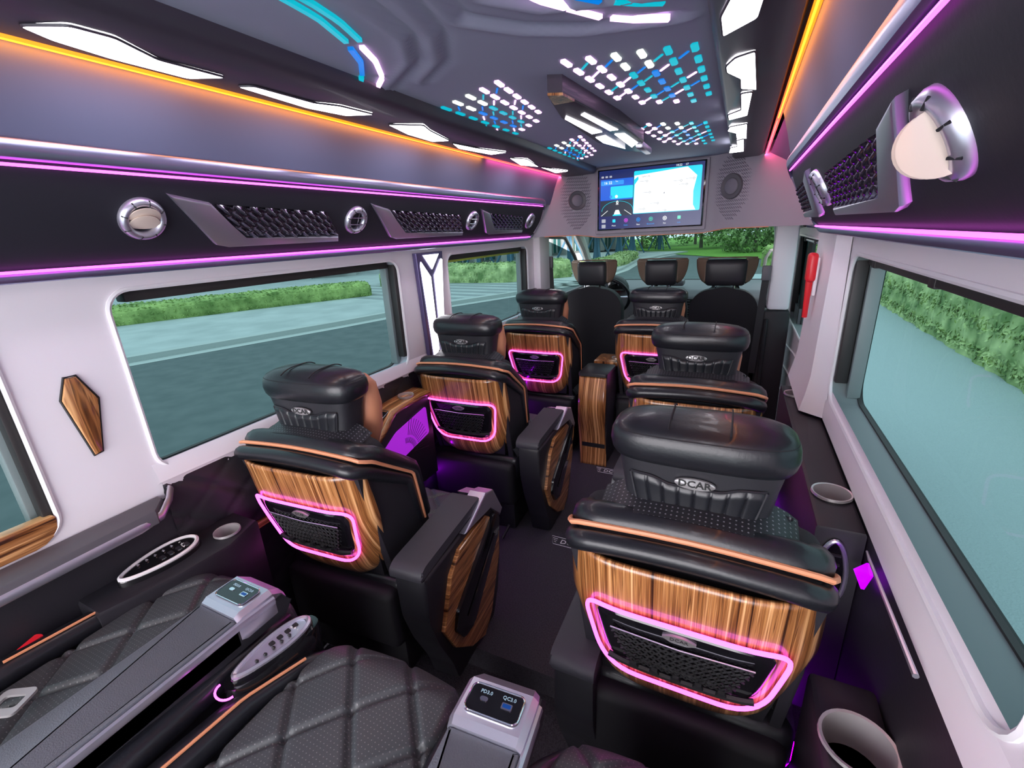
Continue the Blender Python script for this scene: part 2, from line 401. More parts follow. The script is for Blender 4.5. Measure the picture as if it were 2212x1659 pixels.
# white band that runs below the right window, flaring inwards
bm = B(); prof = [(.848, .905), (.846, .882), (.838, .860), (.836, .802), (.846, .796)]
grid(bm, lambda u, v: Vector((prof[int(round(v * 4))][0], -1.25 + u * 3.08, prof[int(round(v * 4))][1])), 20, 4); struct('trim_3', bm, M['white'])
# B pillars by the header
bm = B(); box(bm, .715, .84, 3.30, 3.40, .91, 1.44, .02); struct('trim_4', bm, M['white'])
bm = B(); box(bm, .69, .85, 3.28, 3.42, -.2, .908, .02); tube(bm, [(.72, 3.26, .86), (.72, 3.26, .5), (.73, 3.26, .1)], .012, 8); struct('trim_5', bm, M['black'])
bm = B(); box(bm, -.86, -.79, 3.22, 3.42, -.2, 1.44, .02); struct('trim_6', bm, M['white'])
# soffits from overhead panels to walls
for nm, s, y1 in (('trim_7', -1, 3.25), ('trim_8', 1, 2.30)):
    bm = B(); quadp(bm, (s * .765, -1.3, 1.425), (s * XW, -1.3, 1.405), (s * XW, y1, 1.405), (s * .765, y1, 1.425)); struct(nm, bm, M['white'])
# forward right corner above the sliding door: pale closing panel
bm = B(); grid(bm, lambda u, v: Vector((.63 + .255 * v ** .6 + .0 * u, 1.98 + u * 1.45, 1.80 - .40 * v)), 8, 8); struct('trim_9', bm, M['soft'])
bm = B(); box(bm, .72, .84, 3.16, 3.30, 1.45, 1.72, .03); struct('trim_10', bm, M['cab'])

# --- floor
bm = B(); grid(bm, lambda u, v: Vector((-.86 + u * 1.75, 1.08 + v * 2.5, 0)), 4, 4)
struct('floor', bm, M['carpet'])
bm = B(); grid(bm, lambda u, v: Vector((-.86 + u * 1.75, -1.3 + v * 2.39, -.11)), 4, 4)
quadp(bm, (-.86, 1.09, -.11), (.89, 1.09, -.11), (.89, 1.08, 0), (-.86, 1.08, 0)); struct('trim_11', bm, M['carpet'], ang=20)
bm = B(); box(bm, -.95, .95, 3.58, 5.0, -.05, .02); struct('trim_12', bm, M['carpet'])
# cab bulkhead step
# --- ceiling with moulded ripples
rip = [[(-.075, .30), (-.085, .74), (-.115, .92), (-.19, 1.04), (-.36, 1.16)], [(.0, .30), (-.015, .78), (-.055, .94), (-.13, 1.07), (-.25, 1.16)],
       [(.06, .3), (.05, .74), (.02, .90), (.10, 1.00), (.20, 1.07), (.38, 1.12)], [(.11, .3), (.10, .72), (.10, .84), (.17, .93), (.38, 1.00)]]
rip = [[Vector(p) for p in r] for r in rip]
def segd(p, a, b):
    d = b - a; t = max(0, min(1, (p - a).dot(d) / d.length_squared)); q = a + d * t; s_ = 1 if d.x * (p.y - a.y) - d.y * (p.x - a.x) > 0 else -1
    return (p - q).length * s_
def ripz(x, y):
    if y > 1.35 or y < .2: return 0
    h = 0; p = Vector((x, y))
    for r in rip:
        dd = min((segd(p, a, b) for a, b in zip(r[:-1], r[1:])), key=abs)
        h += .011 * exp(-(dd / .012) ** 2) - .008 * exp(-((dd - .024) / .014) ** 2)
    return h * min(1, (1.35 - y) / .2)
bm = B()
vs = [[None] * 0 for _ in range(0)]
ys = [-1.3, -.6, 0, .2] + [.2 + .0125 * k for k in range(1, 93)] + [1.35 + .2 * k for k in range(1, 10)] + [3.30]
G = [[bm.verts.new((-.40 + .86 * i / 84, y, 1.842 + ripz(-.40 + .86 * i / 84, y))) for i in range(85)] for y in ys]
for a, b in zip(G[:-1], G[1:]):
    for i in range(84): bm.faces.new((a[i], a[i + 1], b[i + 1], b[i]))
struct('ceiling', bm, M['ceil'], ang=80)
bm = B(); quadp(bm, (-.9, 3.30, 1.455), (.9, 3.30, 1.455), (.9, 4.12, 1.455), (-.9, 4.12, 1.455)); struct('trim_13', bm, M['head'])
# outer roof and body sides so that daylight only enters through openings
bm = B()
quadp(bm, (-.93, -1.3, 1.95), (.93, -1.3, 1.95), (.93, 3.5, 1.95), (-.93, 3.5, 1.95))
for s in (-1, 1):
    quadp(bm, (s * .93, -1.3, 1.44), (s * .93, 3.5, 1.44), (s * .93, 3.5, 1.95), (s * .93, -1.3, 1.95))
quadp(bm, (-.93, 3.5, 1.46), (.93, 3.5, 1.46), (.93, 3.5, 1.95), (-.93, 3.5, 1.95))
quadp(bm, (-.95, 3.3, 1.475), (.95, 3.3, 1.475), (.95, 4.14, 1.475), (-.95, 4.14, 1.475))
struct('wall_roof', bm, M['black'], smooth=False)
bm = B()
for s in (-1, 1): quadp(bm, (s * .98, -1.3, -.3), (s * .98, 3.5, -.3), (s * .98, 3.5, .78), (s * .98, -1.3, .78))
struct('wall_body', bm, M['black'], smooth=False)

# --- lamp beams, cove leds and suede fascias
for nm, s, ix in (('left', -1, .372), ('right', 1, .432)):
    bm = B(); pr = [(ix, 1.855), (ix + .006, 1.818), (ix + .02, 1.803), (.575, 1.797), (.592, 1.802), (.60, 1.822), (.60, 1.86)]
    slab(bm, pr, lambda a, b, h, s=s: Vector((s * a, h, b)), -1.3, 3.22); b_ = struct('trim_beam_' + nm, bm, M['beam'], ang=50)
    bm = B(); tube(bm, [(s * .612, -1.3, 1.806), (s * .612, 3.26, 1.806)], .0075, 8)
    strip_ = tag(obj('cove_led_strip', bm, M['orange']), 'orange to red led strip glowing along the %s edge of the ceiling' % nm, 'led strip', 'cove led strips')
    for yy, ln, cc in ((-.3, 1.6, (1, .30, .02)), (1.3, 1.6, (1, .28, .03)), (2.7, 1.1, (1, .08, .25))):
        ld = bpy.data.lights.new('cove_glow', 'AREA'); ld.shape = 'RECTANGLE'; ld.size = .012; ld.size_y = ln; ld.energy = 1.1 * ln; ld.color = cc
        lo = bpy.data.objects.new('cove_glow', ld); COL.objects.link(lo); lo.location = (s * .606, yy, 1.798); lo.rotation_euler = (0, radians(-50) * s, 0); lo.parent = strip_
    bm = B(); prf = [(.605, 1.835), (.622, 1.79), (.640, 1.73), (.655, 1.67), (.668, 1.625)]
    grid(bm, lambda u, v, s=s: Vector((s * prf[int(round(v * 4))][0], -1.3 + u * (4.5 if s < 0 else 3.3), prf[int(round(v * 4))][1])), 6, 4)
    struct('wall_fascia_' + nm, bm, M['soft'], ang=60)

# lamp lenses
Llens = [[(-.52, .44), (-.46, .48), (-.455, .54), (-.50, .63), (-.495, .76), (-.56, .72), (-.56, .58), (-.545, .49)],
         [(-.53, .81), (-.50, .83), (-.50, 1.00), (-.47, 1.06), (-.46, 1.18), (-.53, 1.14), (-.55, 1.02)],
         [(-.51, 1.30), (-.43, 1.38), (-.46, 1.46), (-.50, 1.64), (-.56, 1.61), (-.55, 1.45)],
         [(-.52, 1.69), (-.50, 1.85), (-.45, 2.03), (-.53, 2.03), (-.56, 1.80)],
         [(-.51, 2.18), (-.46, 2.28), (-.52, 2.57), (-.57, 2.44)], [(-.52, 2.60), (-.46, 2.90), (-.55, 2.92)]]
Rlens = [[(.46, 1.04), (.485, .94), (.54, .86), (.52, 1.08), (.46, 1.14)],
         [(.46, 1.34), (.48, 1.29), (.52, 1.27), (.53, 1.61), (.49, 1.57), (.49, 1.47), (.46, 1.39)],
         [(.49, 1.63), (.52, 1.63), (.51, 1.95), (.45, 1.99), (.45, 1.90), (.49, 1.85)],
         [(.45, 2.13), (.51, 2.11), (.51, 2.46), (.47, 2.42), (.47, 2.29), (.44, 2.21)],
         [(.47, 2.49), (.50, 2.47), (.50, 2.87), (.43, 2.88), (.44, 2.70), (.47, 2.68)]]
ordn = ['nearest', 'second', 'third', 'fourth', 'fifth', 'farthest']
for side, LL in (('left', Llens), ('right', Rlens)):
    for i, poly in enumerate(LL):
        cx = sum(p[0] for p in poly) / len(poly); cy = sum(p[1] for p in poly) / len(poly)
        which = 'farthest' if i == len(LL) - 1 else ordn[i]
        t = thing('ceiling_lamp', '%s angular white lamp in the dark beam on the %s side of the ceiling' % (which, side), 'ceiling lamp', (cx, cy, 1.80), 0, 'angular lamps in the %s ceiling beam' % side)
        q = roundpoly([(a - cx, b - cy) for a, b in poly], .010, 3)
        bm = B(); slab(bm, q, lambda a, b, h: Vector((a, b, h)), -.005, .002); obj('lamp_lens', bm, M['lamp'], t)
        bm = B(); tube(bm, [(a, b, -.003) for a, b in q], .0025, 5, True); obj('lamp_bezel', bm, M['beam'], t)
# lamps that go on behind the camera
for s in (-1, 1):
    for k, yy in enumerate((-.15, -.65)):
        if s > 0 or k:
            t = thing('ceiling_lamp', 'rear white lamp in the %s ceiling beam, %s' % ('left' if s < 0 else 'right', ('just behind the viewer', 'at the very back')[k]), 'ceiling lamp', (s * .50, yy, 1.80), 0, 'rear ceiling lamps')
            bm = B(); slab(bm, rrect(-.035, .035, -.2, .2, .01, 3), lambda a, b, h: Vector((a, b, h)), -.012, 0); obj('lamp_lens', bm, M['lamp'], t)
# long led arcs in the ceiling
def ribbon(pts, w, m, label):
    P = resample([(a, b, 0) for a, b in pts], 14); bm = B(); L_, R_ = [], []
    for i, p in enumerate(P):
        d = (P[min(i + 1, 14)] - P[max(i - 1, 0)]).normalized(); nn = Vector((-d.y, d.x, 0)); L_.append(p + nn * w / 2); R_.append(p - nn * w / 2)
    poly = [(v.x, v.y) for v in L_ + R_[::-1]]
    slab(bm, poly, lambda a, b, h: Vector((a, b, h)), 1.835, 1.846)
    return tag(obj('ceiling_led_bar', bm, M[m], ang=30), label, 'led bar', 'led bars set in the rippled ceiling')
ribbon([(-.205, .50), (-.19, .66), (-.20, .75), (-.235, .855)], .0105, 'cyan', 'long outer cyan led bar in the ceiling near the left beam')
ribbon([(-.165, .50), (-.165, .70), (-.178, .78), (-.208, .865)], .0105, 'cyan', 'long inner cyan led bar in the ceiling near the left beam')
ribbon([(-.253, .885), (-.29, .955), (-.345, 1.018)], .012, 'blue', 'curved blue led bar following the outer cyan bar')
ribbon([(-.358, 1.03), (-.405, 1.075)], .012, 'cyan', 'short cyan led bar at the outer end of the curved blue one')
ribbon([(-.228, .892), (-.26, .97), (-.315, 1.055)], .0115, 'pinkl', 'curved pale pink led bar beside the curved blue one')
ribbon([(-.328, 1.07), (-.405, 1.135)], .0115, 'pinkl', 'short pale pink led bar at the end of the pink curve')
ribbon([(.13, .78), (.17, .91), (.245, 1.035)], .011, 'pinkl', 'curved pink led bar at the top edge right of the centre')
ribbon([(.262, 1.05), (.30, 1.085), (.36, 1.12)], .011, 'pinkl', 'short pink led bar ending in blue right of the long pink one')
ribbon([(.285, .985), (.32, 1.015), (.362, 1.04)], .013, 'cyan', 'short cyan led bar near the right lamp beam')
ribbon([(.20, .86), (.23, .93), (.262, .97)], .011, 'blue', 'short blue led bar cut by the top edge right of centre')
# fans of small lenses
def fan(label, corners, rows, cols, flip, size):
    """corners: quad on the ceiling plane (A near-left, B near-right, C far-right, D far-left)"""
    A, Bq, C_, D = [Vector((*c, 0)) for c in corners]; cen = (A + Bq + C_ + D) / 4
    t = thing('ceiling_led_fan', label, 'led cluster', (cen.x, cen.y, 1.842), 0, 'led fans in the ceiling')
    def P(u, v): return A.lerp(Bq, u).lerp(D.lerp(C_, u), v) - cen
    for j in range(rows):
        for i in range(cols):
            u = (i + .5) / cols; v = (j + .5) / rows
            if (u - .5) ** 2 + (v - .45) ** 2 > .36: continue
            p = P(u, v); e = (P(u, min(1, v + .08)) - P(u, v - .0)); e.normalize(); f = Vector((-e.y, e.x, 0))
            tt = u if not flip else 1 - u
            m = ('cyan' if tt < .28 else 'blue' if tt < .42 else 'deep' if tt < .52 else 'pinkl' if tt > .66 else 'cyan')
            if v < .22 and tt < .75: m = 'whitel' if .3 < tt < .75 else 'cyan'
            if v > .85: m = 'pinkl' if tt > .4 else 'cyan'
            l, w = size * (1.15 - .35 * v), size * .34
            bm = B(); slab(bm, [tuple((p + e * a * l + f * b * w)[:2]) for a, b in ((-.5, -.5), (.32, -.5), (.5, -.15), (.5, .5), (-.32, .5), (-.5, .15))], lambda a, b, h: Vector((a, b, h)), -.003, .002)
            obj('led_lens', bm, M[m], t, smooth=False)
    for j in range(rows - 1):
        for i in range(cols - 1):
            u = (i + 1) / cols; v = (j + 1) / rows
            if (u - .5) ** 2 + (v - .45) ** 2 > .26 or (i + j) % 3 == 2: continue
            p = P(u, v); q = P(u + .05, v - .045); e = (q - p).normalized(); f = Vector((-e.y, e.x, 0))
            bm = B(); slab(bm, [tuple((p + e * a * size * .9 + f * b * size * .13)[:2]) for a, b in ((-.5, -.3), (.5, -.5), (.5, .3), (-.5, .5))], lambda a, b, h: Vector((a, b, h)), -.003, .002)
            obj('led_link', bm, M[('cyan', 'blue', 'pinkl')[(i + 2 * j) % 3]], t, smooth=False)
fan('led fan of cyan and pink lenses nearer the left beam', [(-.46, 1.42), (-.07, 1.24), (-.12, 1.72), (-.42, 2.02)], 7, 6, False, .050)
fan('led fan of cyan and pink lenses nearer the right beam', [(.07, 1.20), (.42, 1.28), (.42, 1.92), (.12, 1.74)], 7, 6, True, .050)
fan('small led fan next to the header on the left of the centre lamp', [(-.44, 2.36), (-.12, 2.10), (-.20, 2.68), (-.44, 2.92)], 7, 6, False, .046)
fan('small led fan next to the header on the right of the centre lamp', [(.07, 2.02), (.38, 2.20), (.38, 2.86), (.14, 2.70)], 7, 6, True, .046)
# centre lamp
t = thing('centre_lamp', 'long angular lamp with four white panes in the middle of the ceiling', 'ceiling lamp', (.03, 1.9, 1.81))
poly = [(.0, -.60), (.035, -.58), (.075, -.10), (.085, .30), (.03, .62), (-.045, .52), (-.085, .20), (-.06, -.32), (-.02, -.52)]
bm = B(); slab(bm, poly, lambda a, b, h: Vector((a, b, h)), .035, -.012, .008); obj('lamp_body', bm, M['beam'], t, ang=25)
for q in ([(-.056, -.30), (-.038, -.34), (-.010, -.01), (-.052, .00)], [(.004, -.32), (.022, -.34), (.050, -.01), (.020, -.01)], [(-.060, .08), (-.018, .07), (-.022, .44), (-.066, .22)], [(.018, .07), (.054, .08), (.058, .32), (.012, .42)]):
    bm = B(); slab(bm, q, lambda a, b, h: Vector((a, b, h)), -.008, -.0135); obj('lamp_pane', bm, M['lamp'], t, smooth=False)
bm = B(); box(bm, .04, .075, .36, .58, -.03, 0, .01); obj('lamp_tip', bm, M['satin'], t)
bm = B(); slab(bm, [(.0, -.60), (.035, -.58), (.042, -.50), (-.018, -.50)], lambda a, b, h: Vector((a, b, h)), -.010, -.0165); obj('wood_cap', bm, M['woody'], t)

# ================================================================== OVERHEAD PANELS
PA = Vector((.665, 0, 1.622)); PB = Vector((.770, 0, 1.425)); PD = (PB - PA).normalized(); PL = (PB - PA).length
PN = Vector((-PD.z * -1, 0, 0))
def pp(s):
    nx = Vector((PD.z, 0, -PD.x)); nx = nx if nx.x < 0 else -nx     # towards the cabin (right side)
    def f(y, v, h):
        p = PA + PD * v + nx * h; return Vector((s * p.x, y, p.z))
    return f
def overhead(s, y1, y0=-1.0):
    side = 'left' if s < 0 else 'right'; f = pp(s)
    t = thing('overhead_panel', 'charcoal overhead air duct panel with glowing magenta edges along the %s side' % side, 'overhead panel', (0, 0, 0), 0, 'overhead panels')
    bm = B(); grid(bm, lambda u, v: f(y0 + u * (y1 - y0), .0 + v * PL, .012 * sin(pi * v) ** .5 if 0 < v < 1 else 0), 8, 10)
    quadp(bm, f(y1, 0, 0), f(y1, PL, 0), f(y1 + .02, PL, -.06), f(y1 + .02, 0, -.06)); obj('panel_board', bm, M['panelb'], t, ang=60)
    for nm, v, r in (('upper_rail', -.018, .019), ('lower_rail', PL + .012, .012)):
        bm = B(); pts = [f(y0, v, .0), f(y1 - .06, v, .0)] + [f(y1 - .06 + .06 * sin(a), v + (-1 if v > .1 else 1) * .05 * (1 - cos(a)), 0) for a in (.4, .8, 1.2, 1.57)]
        tube(bm, pts, r, 10, ry=r * .62); obj(nm, bm, M['rail'], t)
    for nm, v in (('upper_led_strip', .007), ('lower_led_strip', PL - .005)):
        bm = B(); tube(bm, [f(y0, v, .010), f(y1 - .05, v, .010)], .0030, 6); obj(nm, bm, M['pink'], t)
    bm = B(); tube(bm, [f(y1 - .012, .03, .004), f(y1 + .006, PL * .5, .004), f(y1 - .012, PL - .03, .004)], .010, 8, ry=.008); obj('end_rail', bm, M['satin'], t)
    return t
overhead(-1, 3.02); overhead(1, 2.02)
def grille(s, ya, yb, label):
    f = pp(s); t = thing('reading_light_grille', label, 'grille', tuple(f(ya, .09, 0)), 0, 'chrome framed grilles on the overhead panels'); O = Vector(t.location)
    W_ = lambda y, v, h: f(y, v, h) - O
    k = (yb - ya); s1 = min(.19, .30 * k); y = lambda q: ya + q
    fr = [(ya, .045), (ya + .10, .062), (ya + s1 + .035, .158), (yb - .005, .158), (yb, .178), (ya + s1 - .01, .180), (ya + s1 - .045, .172)]
    bm = B(); slab(bm, fr, W_, .004, .026, .005); obj('grille_frame', bm, M['satin'], t, ang=25)
    c = [(ya + .115, .066), (yb - .07, .078), (yb - .005, .156), (ya + s1 + .04, .156)]
    bm = B(); slab(bm, c, W_, .008, .014); obj('grille_backing', bm, M['gloss'], t, smooth=False)
    nu = max(16, int((yb - ya) / .012)); nv = 12; bm = B()
    A, Bq, C_, D = [Vector((*p, 0)) for p in (c[0], c[1], c[2], c[3])]
    def g(u, v):
        p = A.lerp(Bq, u).lerp(D.lerp(C_, u), v); a = u * (yb - ya) / .036; b = v * 3.0 + .5 * (floor(a) % 2)
        e = abs(sin(pi * a)) * abs(sin(pi * b)); return W_(p.x, p.y, .014 + .012 * e)
    grid(bm, g, nu * 4, 40); obj('scale_mesh', bm, mat('dark_chrome_scales', (.20, .19, .24), .14, .9) if 'dark_chrome_scales' not in MATS else MATS['dark_chrome_scales'], t, ang=80)
def vent(s, y, big, label):
    f = pp(s); t = thing('air_vent', label, 'air vent', tuple(f(y, .105, .008)), 0, 'round air vents on the overhead panels'); O = f(y, .105, .008)
    nx = (f(y, .1, 1) - f(y, .1, 0)); dv = (f(y, 1, 0) - f(y, 0, 0)); dy = Vector((0, 1, 0))
    Q = lambda a, b, h: dy * a + dv * b + nx * h
    R_ = .043; bm = B(); n = 40; prof = [(R_ + .006, 0), (R_ + .006, .008), (R_ + .001, .018), (R_ - .006, .020), (R_ - .013, .014), (R_ - .014, .0)]
    rings = [[Q(r * cos(2 * pi * k / n), r * sin(2 * pi * k / n), h) for k in range(n)] for r, h in prof]; loft(bm, rings, cap=False); obj('vent_ring', bm, M['satin'], t, ang=60)
    bm = B()
    for k in range(8):
        a = 2 * pi * k / 8 + .2; tube(bm, [Q(cos(a) * (R_ - .006), sin(a) * (R_ - .006), .021), Q(cos(a) * (R_ + .004), sin(a) * (R_ + .004), .014)], .0018, 5)
    obj('ring_notches', bm, M['black'], t)
    bm = B(); slab(bm, [(r_ * cos(2 * pi * k / 30), r_ * sin(2 * pi * k / 30)) for r_ in (R_ - .013,) for k in range(30)], Q, .0, .003); obj('vent_throat', bm, M['black'], t)
    if big:
        for sh, base in ((-.004, .012), (.014, .010)) if s < 0 else ((-.016, .012), (.012, .008)):
            r = R_ - .010; poly = [(r * cos(a), r * sin(a) * .95) for a in [pi * k / 16 for k in range(17)]] + [(r * cos(a), r * sin(a) * .30) for a in [pi + pi * k / 12 for k in range(1, 12)]]
            bm = B(); slab(bm, [(a, -b) for a, b in poly], (lambda a, b, h, sh=sh, base=base: Q(a, sh + b * .92 - h * .3, base - b * .35 + h)) if s < 0 else (lambda a, b, h, sh=sh, base=base: Q(sh * 1.1 - b * .45 - h * .8, a + .004, base + .004 - b * 1.0 + h * .5)), .0, .004, .001); obj('vent_flap', bm, M['vane'], t, ang=30)
    else:
        for b in (-.012, .012):
            bm = B(); tube(bm, [Q(-.028, b, .016), Q(.028, b, .016)], .0022, 6); obj('vent_bar', bm, M['chrome'], t)
        bm = B(); tube(bm, [Q(0, -.028, .014), Q(0, .028, .014)], .0035, 6); obj('vent_bar', bm, M['chrome'], t)
vent(-1, .63, True, 'round chrome air vent with open cream flaps on the left overhead panel')
vent(-1, 1.30, False, 'round chrome vent between the long and middle grilles on the left panel')
vent(-1, 2.11, False, 'round chrome vent between the two forward grilles on the left panel')
vent(-1, 2.84, False, 'small far round vent at the front end of the left panel')
vent(1, .64, True, 'large round chrome air vent with open cream flaps at the upper right')
vent(1, 1.47, False, 'round chrome vent beyond the big grille on the right panel')
grille(-1, .68, 1.23, 'longest chrome framed grille beside the cream vent on the left panel')
grille(-1, 1.36, 2.05, 'middle chrome framed grille on the left overhead panel')
grille(-1, 2.16, 2.77, 'farthest chrome framed grille on the left overhead panel')
grille(1, .70, 1.37, 'big chrome framed grille beside the cream vent on the right panel')
grille(1, 1.54, 2.0, 'small far grille at the front end of the right overhead panel')

# ================================================================== HEADER WITH SCREEN
def hy(x):
    a = abs(x + .04) - .385; return 3.30 - (0 if a < 0 else .62 * a + .5 * a * a)
def hx(x, z, h=0): return Vector((x, hy(x) - h, z))
def zb(x):
    a = abs(x + .04); return 1.397 if a < .34 else 1.397 + .022 * min(1, (a - .34) / .14)
bm = B(); grid(bm, lambda u, v: hx(-.86 + 1.72 * u, zb(-.86 + 1.72 * u) + v * (1.86 - zb(-.86 + 1.72 * u))), 60, 6)
grid(bm, lambda u, v: hx(-.86 + 1.72 * u, zb(-.86 + 1.72 * u) + .012 * v * v, -.3 * v), 60, 3)
hd = struct('wall_header', bm, M['head'], ang=50)
bm = B(); tube(bm, [hx(-.70 + 1.36 * k / 50, zb(-.70 + 1.36 * k / 50) - .001, .003) for k in range(51)], .0028, 6); obj('orange_edge_piping', bm, M['piping'], hd)
sx0, sx1, sz0, sz1 = -.375, .300, 1.440, 1.822
bm = B(); box(bm, sx0 - .016, sx1 + .016, 3.268, 3.33, sz0 - .022, sz1 + .012, .006); obj('screen_bezel', bm, M['head'], hd)
tv = thing('display_screen', 'wide multimedia screen showing a map and clock above the windscreen', 'screen', ((sx0 + sx1) / 2, 3.262, (sz0 + sz1) / 2))
sw, sh = sx1 - sx0, sz1 - sz0
def em(name, c, e=1.0):
    if name not in MATS: mat(name, (0, 0, 0), .25, emit=c, es=e)
    return MATS[name]
def sq(name, a0, a1, b0, b1, h, m, r=.004):   # a,b are 0..1 from the lower left of the screen
    bm = B(); slab(bm, rrect((a0 - .5) * sw, (a1 - .5) * sw, (b0 - .5) * sh, (b1 - .5) * sh, r, 4), lambda a, b, q: Vector((a, -q, b)), h - .0006, h); return obj(name, bm, m, tv, smooth=False)
bm = B(); box(bm, -sw / 2, sw / 2, -.002, .01, -sh / 2, sh / 2, .001); obj('glass_panel', bm, M['gloss'], tv)
mt = em('screen_navy', (.0, .012, .12)); sq('screen_background', .015, .985, .02, .98, .0030, mt, .003)
sq('widget_column', .03, .35, .5, .84, .0038, em('screen_blue', (0, .12, .75)))
sq('music_card', .13, .35, .52, .72, .0044, em('screen_cyan', (0, .75, .95)), .006)
sq('clock_card', .035, .26, .745, .815, .0046, em('screen_sky', (.02, .34, .95)), .006)
sq('drive_view', .03, .35, .235, .49, .0038, em('screen_dark', (.005, .02, .04)))
sq('map_view', .355, .965, .25, .93, .0038, em('screen_cyan', (0, .75, .95)), .008)
bm = B(); P = lambda a, b, q: Vector(((a - .5) * sw, -q, (b - .5) * sh))
slab(bm, [(.36, .26), (.93, .26), (.905, .34), (.90, .55), (.925, .78), (.84, .92), (.36, .86), (.36, .80), (.395, .845), (.40, .80), (.365, .72)], P, .0040, .0046); obj('map_land', bm, em('screen_white', (.96, 1, 1), 1.2), tv, smooth=False)
def lbl(s_, a, b, size, m='screen_white', name='screen_text', bold=0):
    return text(s_, size, lambda x, y, z: Vector(((a - .5) * sw + x, -.0058 - z, (b - .5) * sh + y)), name, MATS[m], tv, .0003, bold=bold)
em('screen_ink', (.03, .04, .10)); em('screen_magenta', (.75, .1, .85)); em('screen_green', (.1, .75, .55))
lbl('16 22', .105, .782, .024); lbl('Tue', .19, .80, .011); lbl('10:22    17', .79, .955, .017); lbl('0', .20, .455, .030, bold=.001); lbl('km/h', .20, .425, .009)
lbl('Land City', .47, .835, .013, 'screen_ink'); 
for k, (a, b) in enumerate(((.44, .76), (.75, .72), (.86, .74), (.80, .66), (.47, .58), (.55, .40), (.42, .32), (.62, .28))):
    sq('map_label', a - .03, a + .03, b, b + .006, .0052, em('screen_pale', (.45, .48, .55)), .0005)
    bm = B(); tube(bm, [P(a + .04 + .008 * cos(q), b + .014 * sin(q), .0055) for q in [pi * 2 * j / 10 for j in range(10)]], .0008, 4, True); obj('map_pin', bm, MATS['screen_ink'], tv)
bm = B(); slab(bm, [(.635, .545), (.648, .548), (.645, .57)], P, .0052, .0058); obj('map_cursor', bm, MATS['screen_ink'], tv, smooth=False)
names = ['Music', 'Radio', 'Navi', 'Bluetooth', 'Car', 'Link']
for k, a in enumerate((.17, .29, .41, .53, .66, .79)):
    mm = ['screen_cyan', 'screen_magenta', 'screen_sky', 'screen_green', 'screen_white', 'screen_green'][k]
    bm = B()
    if k in (0, 5): slab(bm, rrect((a - .5) * sw - .010, (a - .5) * sw + .010, (.155 - .5) * sh - .010, (.155 - .5) * sh + .010, .003, 3), lambda x, y, q: Vector((x, -q, y)), .004, .005)
    else:
        tube(bm, [Vector(((a - .5) * sw + .011 * cos(q), -.0045, (.155 - .5) * sh + .011 * sin(q))) for q in [2 * pi * j / 20 for j in range(20)]], .0018, 5, True)
        tube(bm, [Vector(((a - .5) * sw + .004 * cos(q), -.0045, (.155 - .5) * sh + .004 * sin(q))) for q in [2 * pi * j / 8 for j in range(8)]], .002, 5, True)
    obj('app_icon', bm, MATS[mm], tv); lbl(names[k], a, .075, .012, 'screen_sky' if k % 2 else 'screen_white')
for b in (.16, .07): sq('app_icon', .045, .085, b - .03, b + .03, .0045, MATS['screen_pale'], .003)
bm = B(); tube(bm, [P(.20 + .155 * cos(q), .32 + .16 * sin(q), .0045) for q in [pi * j / 20 for j in range(21)]], .0012, 5); obj('gauge_arc', bm, MATS['screen_cyan'], tv)
for a0, a1 in ((.04, .105), (.34, .27)):
    bm = B(); tube(bm, [P(a0, .245, .0045), P(a1, .33, .0045)], .0016, 5); obj('lane_line', bm, MATS['screen_white'], tv)
bm = B(); slab(bm, [(.165, .245), (.235, .245), (.225, .30), (.215, .335), (.185, .335), (.175, .30)], P, .0042, .005); obj('car_icon', bm, MATS['screen_white'], tv, smooth=False)
bm = B(); slab(bm, [(.155, .238), (.245, .238), (.24, .262), (.16, .262)], P, .0052, .0058); obj('car_glow', bm, MATS['screen_cyan'], tv, smooth=False)
for a, m_ in ((.19, 'screen_white'), (.135, 'screen_sky'), (.25, 'screen_cyan')):
    bm = B(); slab(bm, [(a + .014 * cos(q), .555 + .026 * sin(q)) for q in [2 * pi * j / 16 for j in range(16)]], P, .0046, .0054); obj('player_button', bm, MATS[m_], tv, smooth=False)
for a in (.05, .09, .13): sq('status_icon', a - .012, a + .012, .865, .895, .0046, MATS['screen_pale'], .003)
# speakers
def speaker(x, z, r, label, s):
    O = hx(x, z, .0); t = thing('speaker', label, 'speaker', tuple(O), 0, 'round speakers beside the screen')
    dx = (hx(x + .01, z) - hx(x - .01, z)).normalized(); dz = Vector((0, 0, 1)); nn = dz.cross(dx); nn = nn if nn.y < 0 else -nn
    Q = lambda a, b, h: dx * a + dz * b + nn * h
    n = 40; rings = [[Q(q * cos(2 * pi * k / n), q * sin(2 * pi * k / n), h) for k in range(n)] for q, h in ((r, 0), (r, .010), (r * .95, .015), (r * .66, .008), (r * .60, .012))]
    bm = B(); loft(bm, rings, False); obj('speaker_ring', bm, M['cab'], t, ang=60)
    rings = [[Q(q * cos(2 * pi * k / n), q * sin(2 * pi * k / n), h) for k in range(n)] for q, h in ((r * .62, .011), (r * .45, .016), (r * .2, .019), (.001, .020))]
    bm = B(); loft(bm, rings, False); obj('speaker_cone', bm, M['grille'], t, ang=60)
    # slotted grille field around it
    bm = B(); cnt = 0
    for i in range(-16, 17):
        for j in range(-9, 10):
            a = i * .014 + (j % 2) * .007; b = j * .020
            e = abs(a) / .19 + abs(b) / .21
            if e > 1 or sqrt(a * a + b * b) < r * 1.08: continue
            if (x + a * dx.x - (-.04)) * s < .40: continue
            sl = s
            tube(bm, [Q(a - .008 * sl, b + .006, .002), Q(a + .008 * sl, b - .006, .002)], .0022, 4)
    obj('slotted_grille', bm, M['grille'], t)
speaker(-.515, 1.645, .062, 'round grey speaker left of the screen', -1)
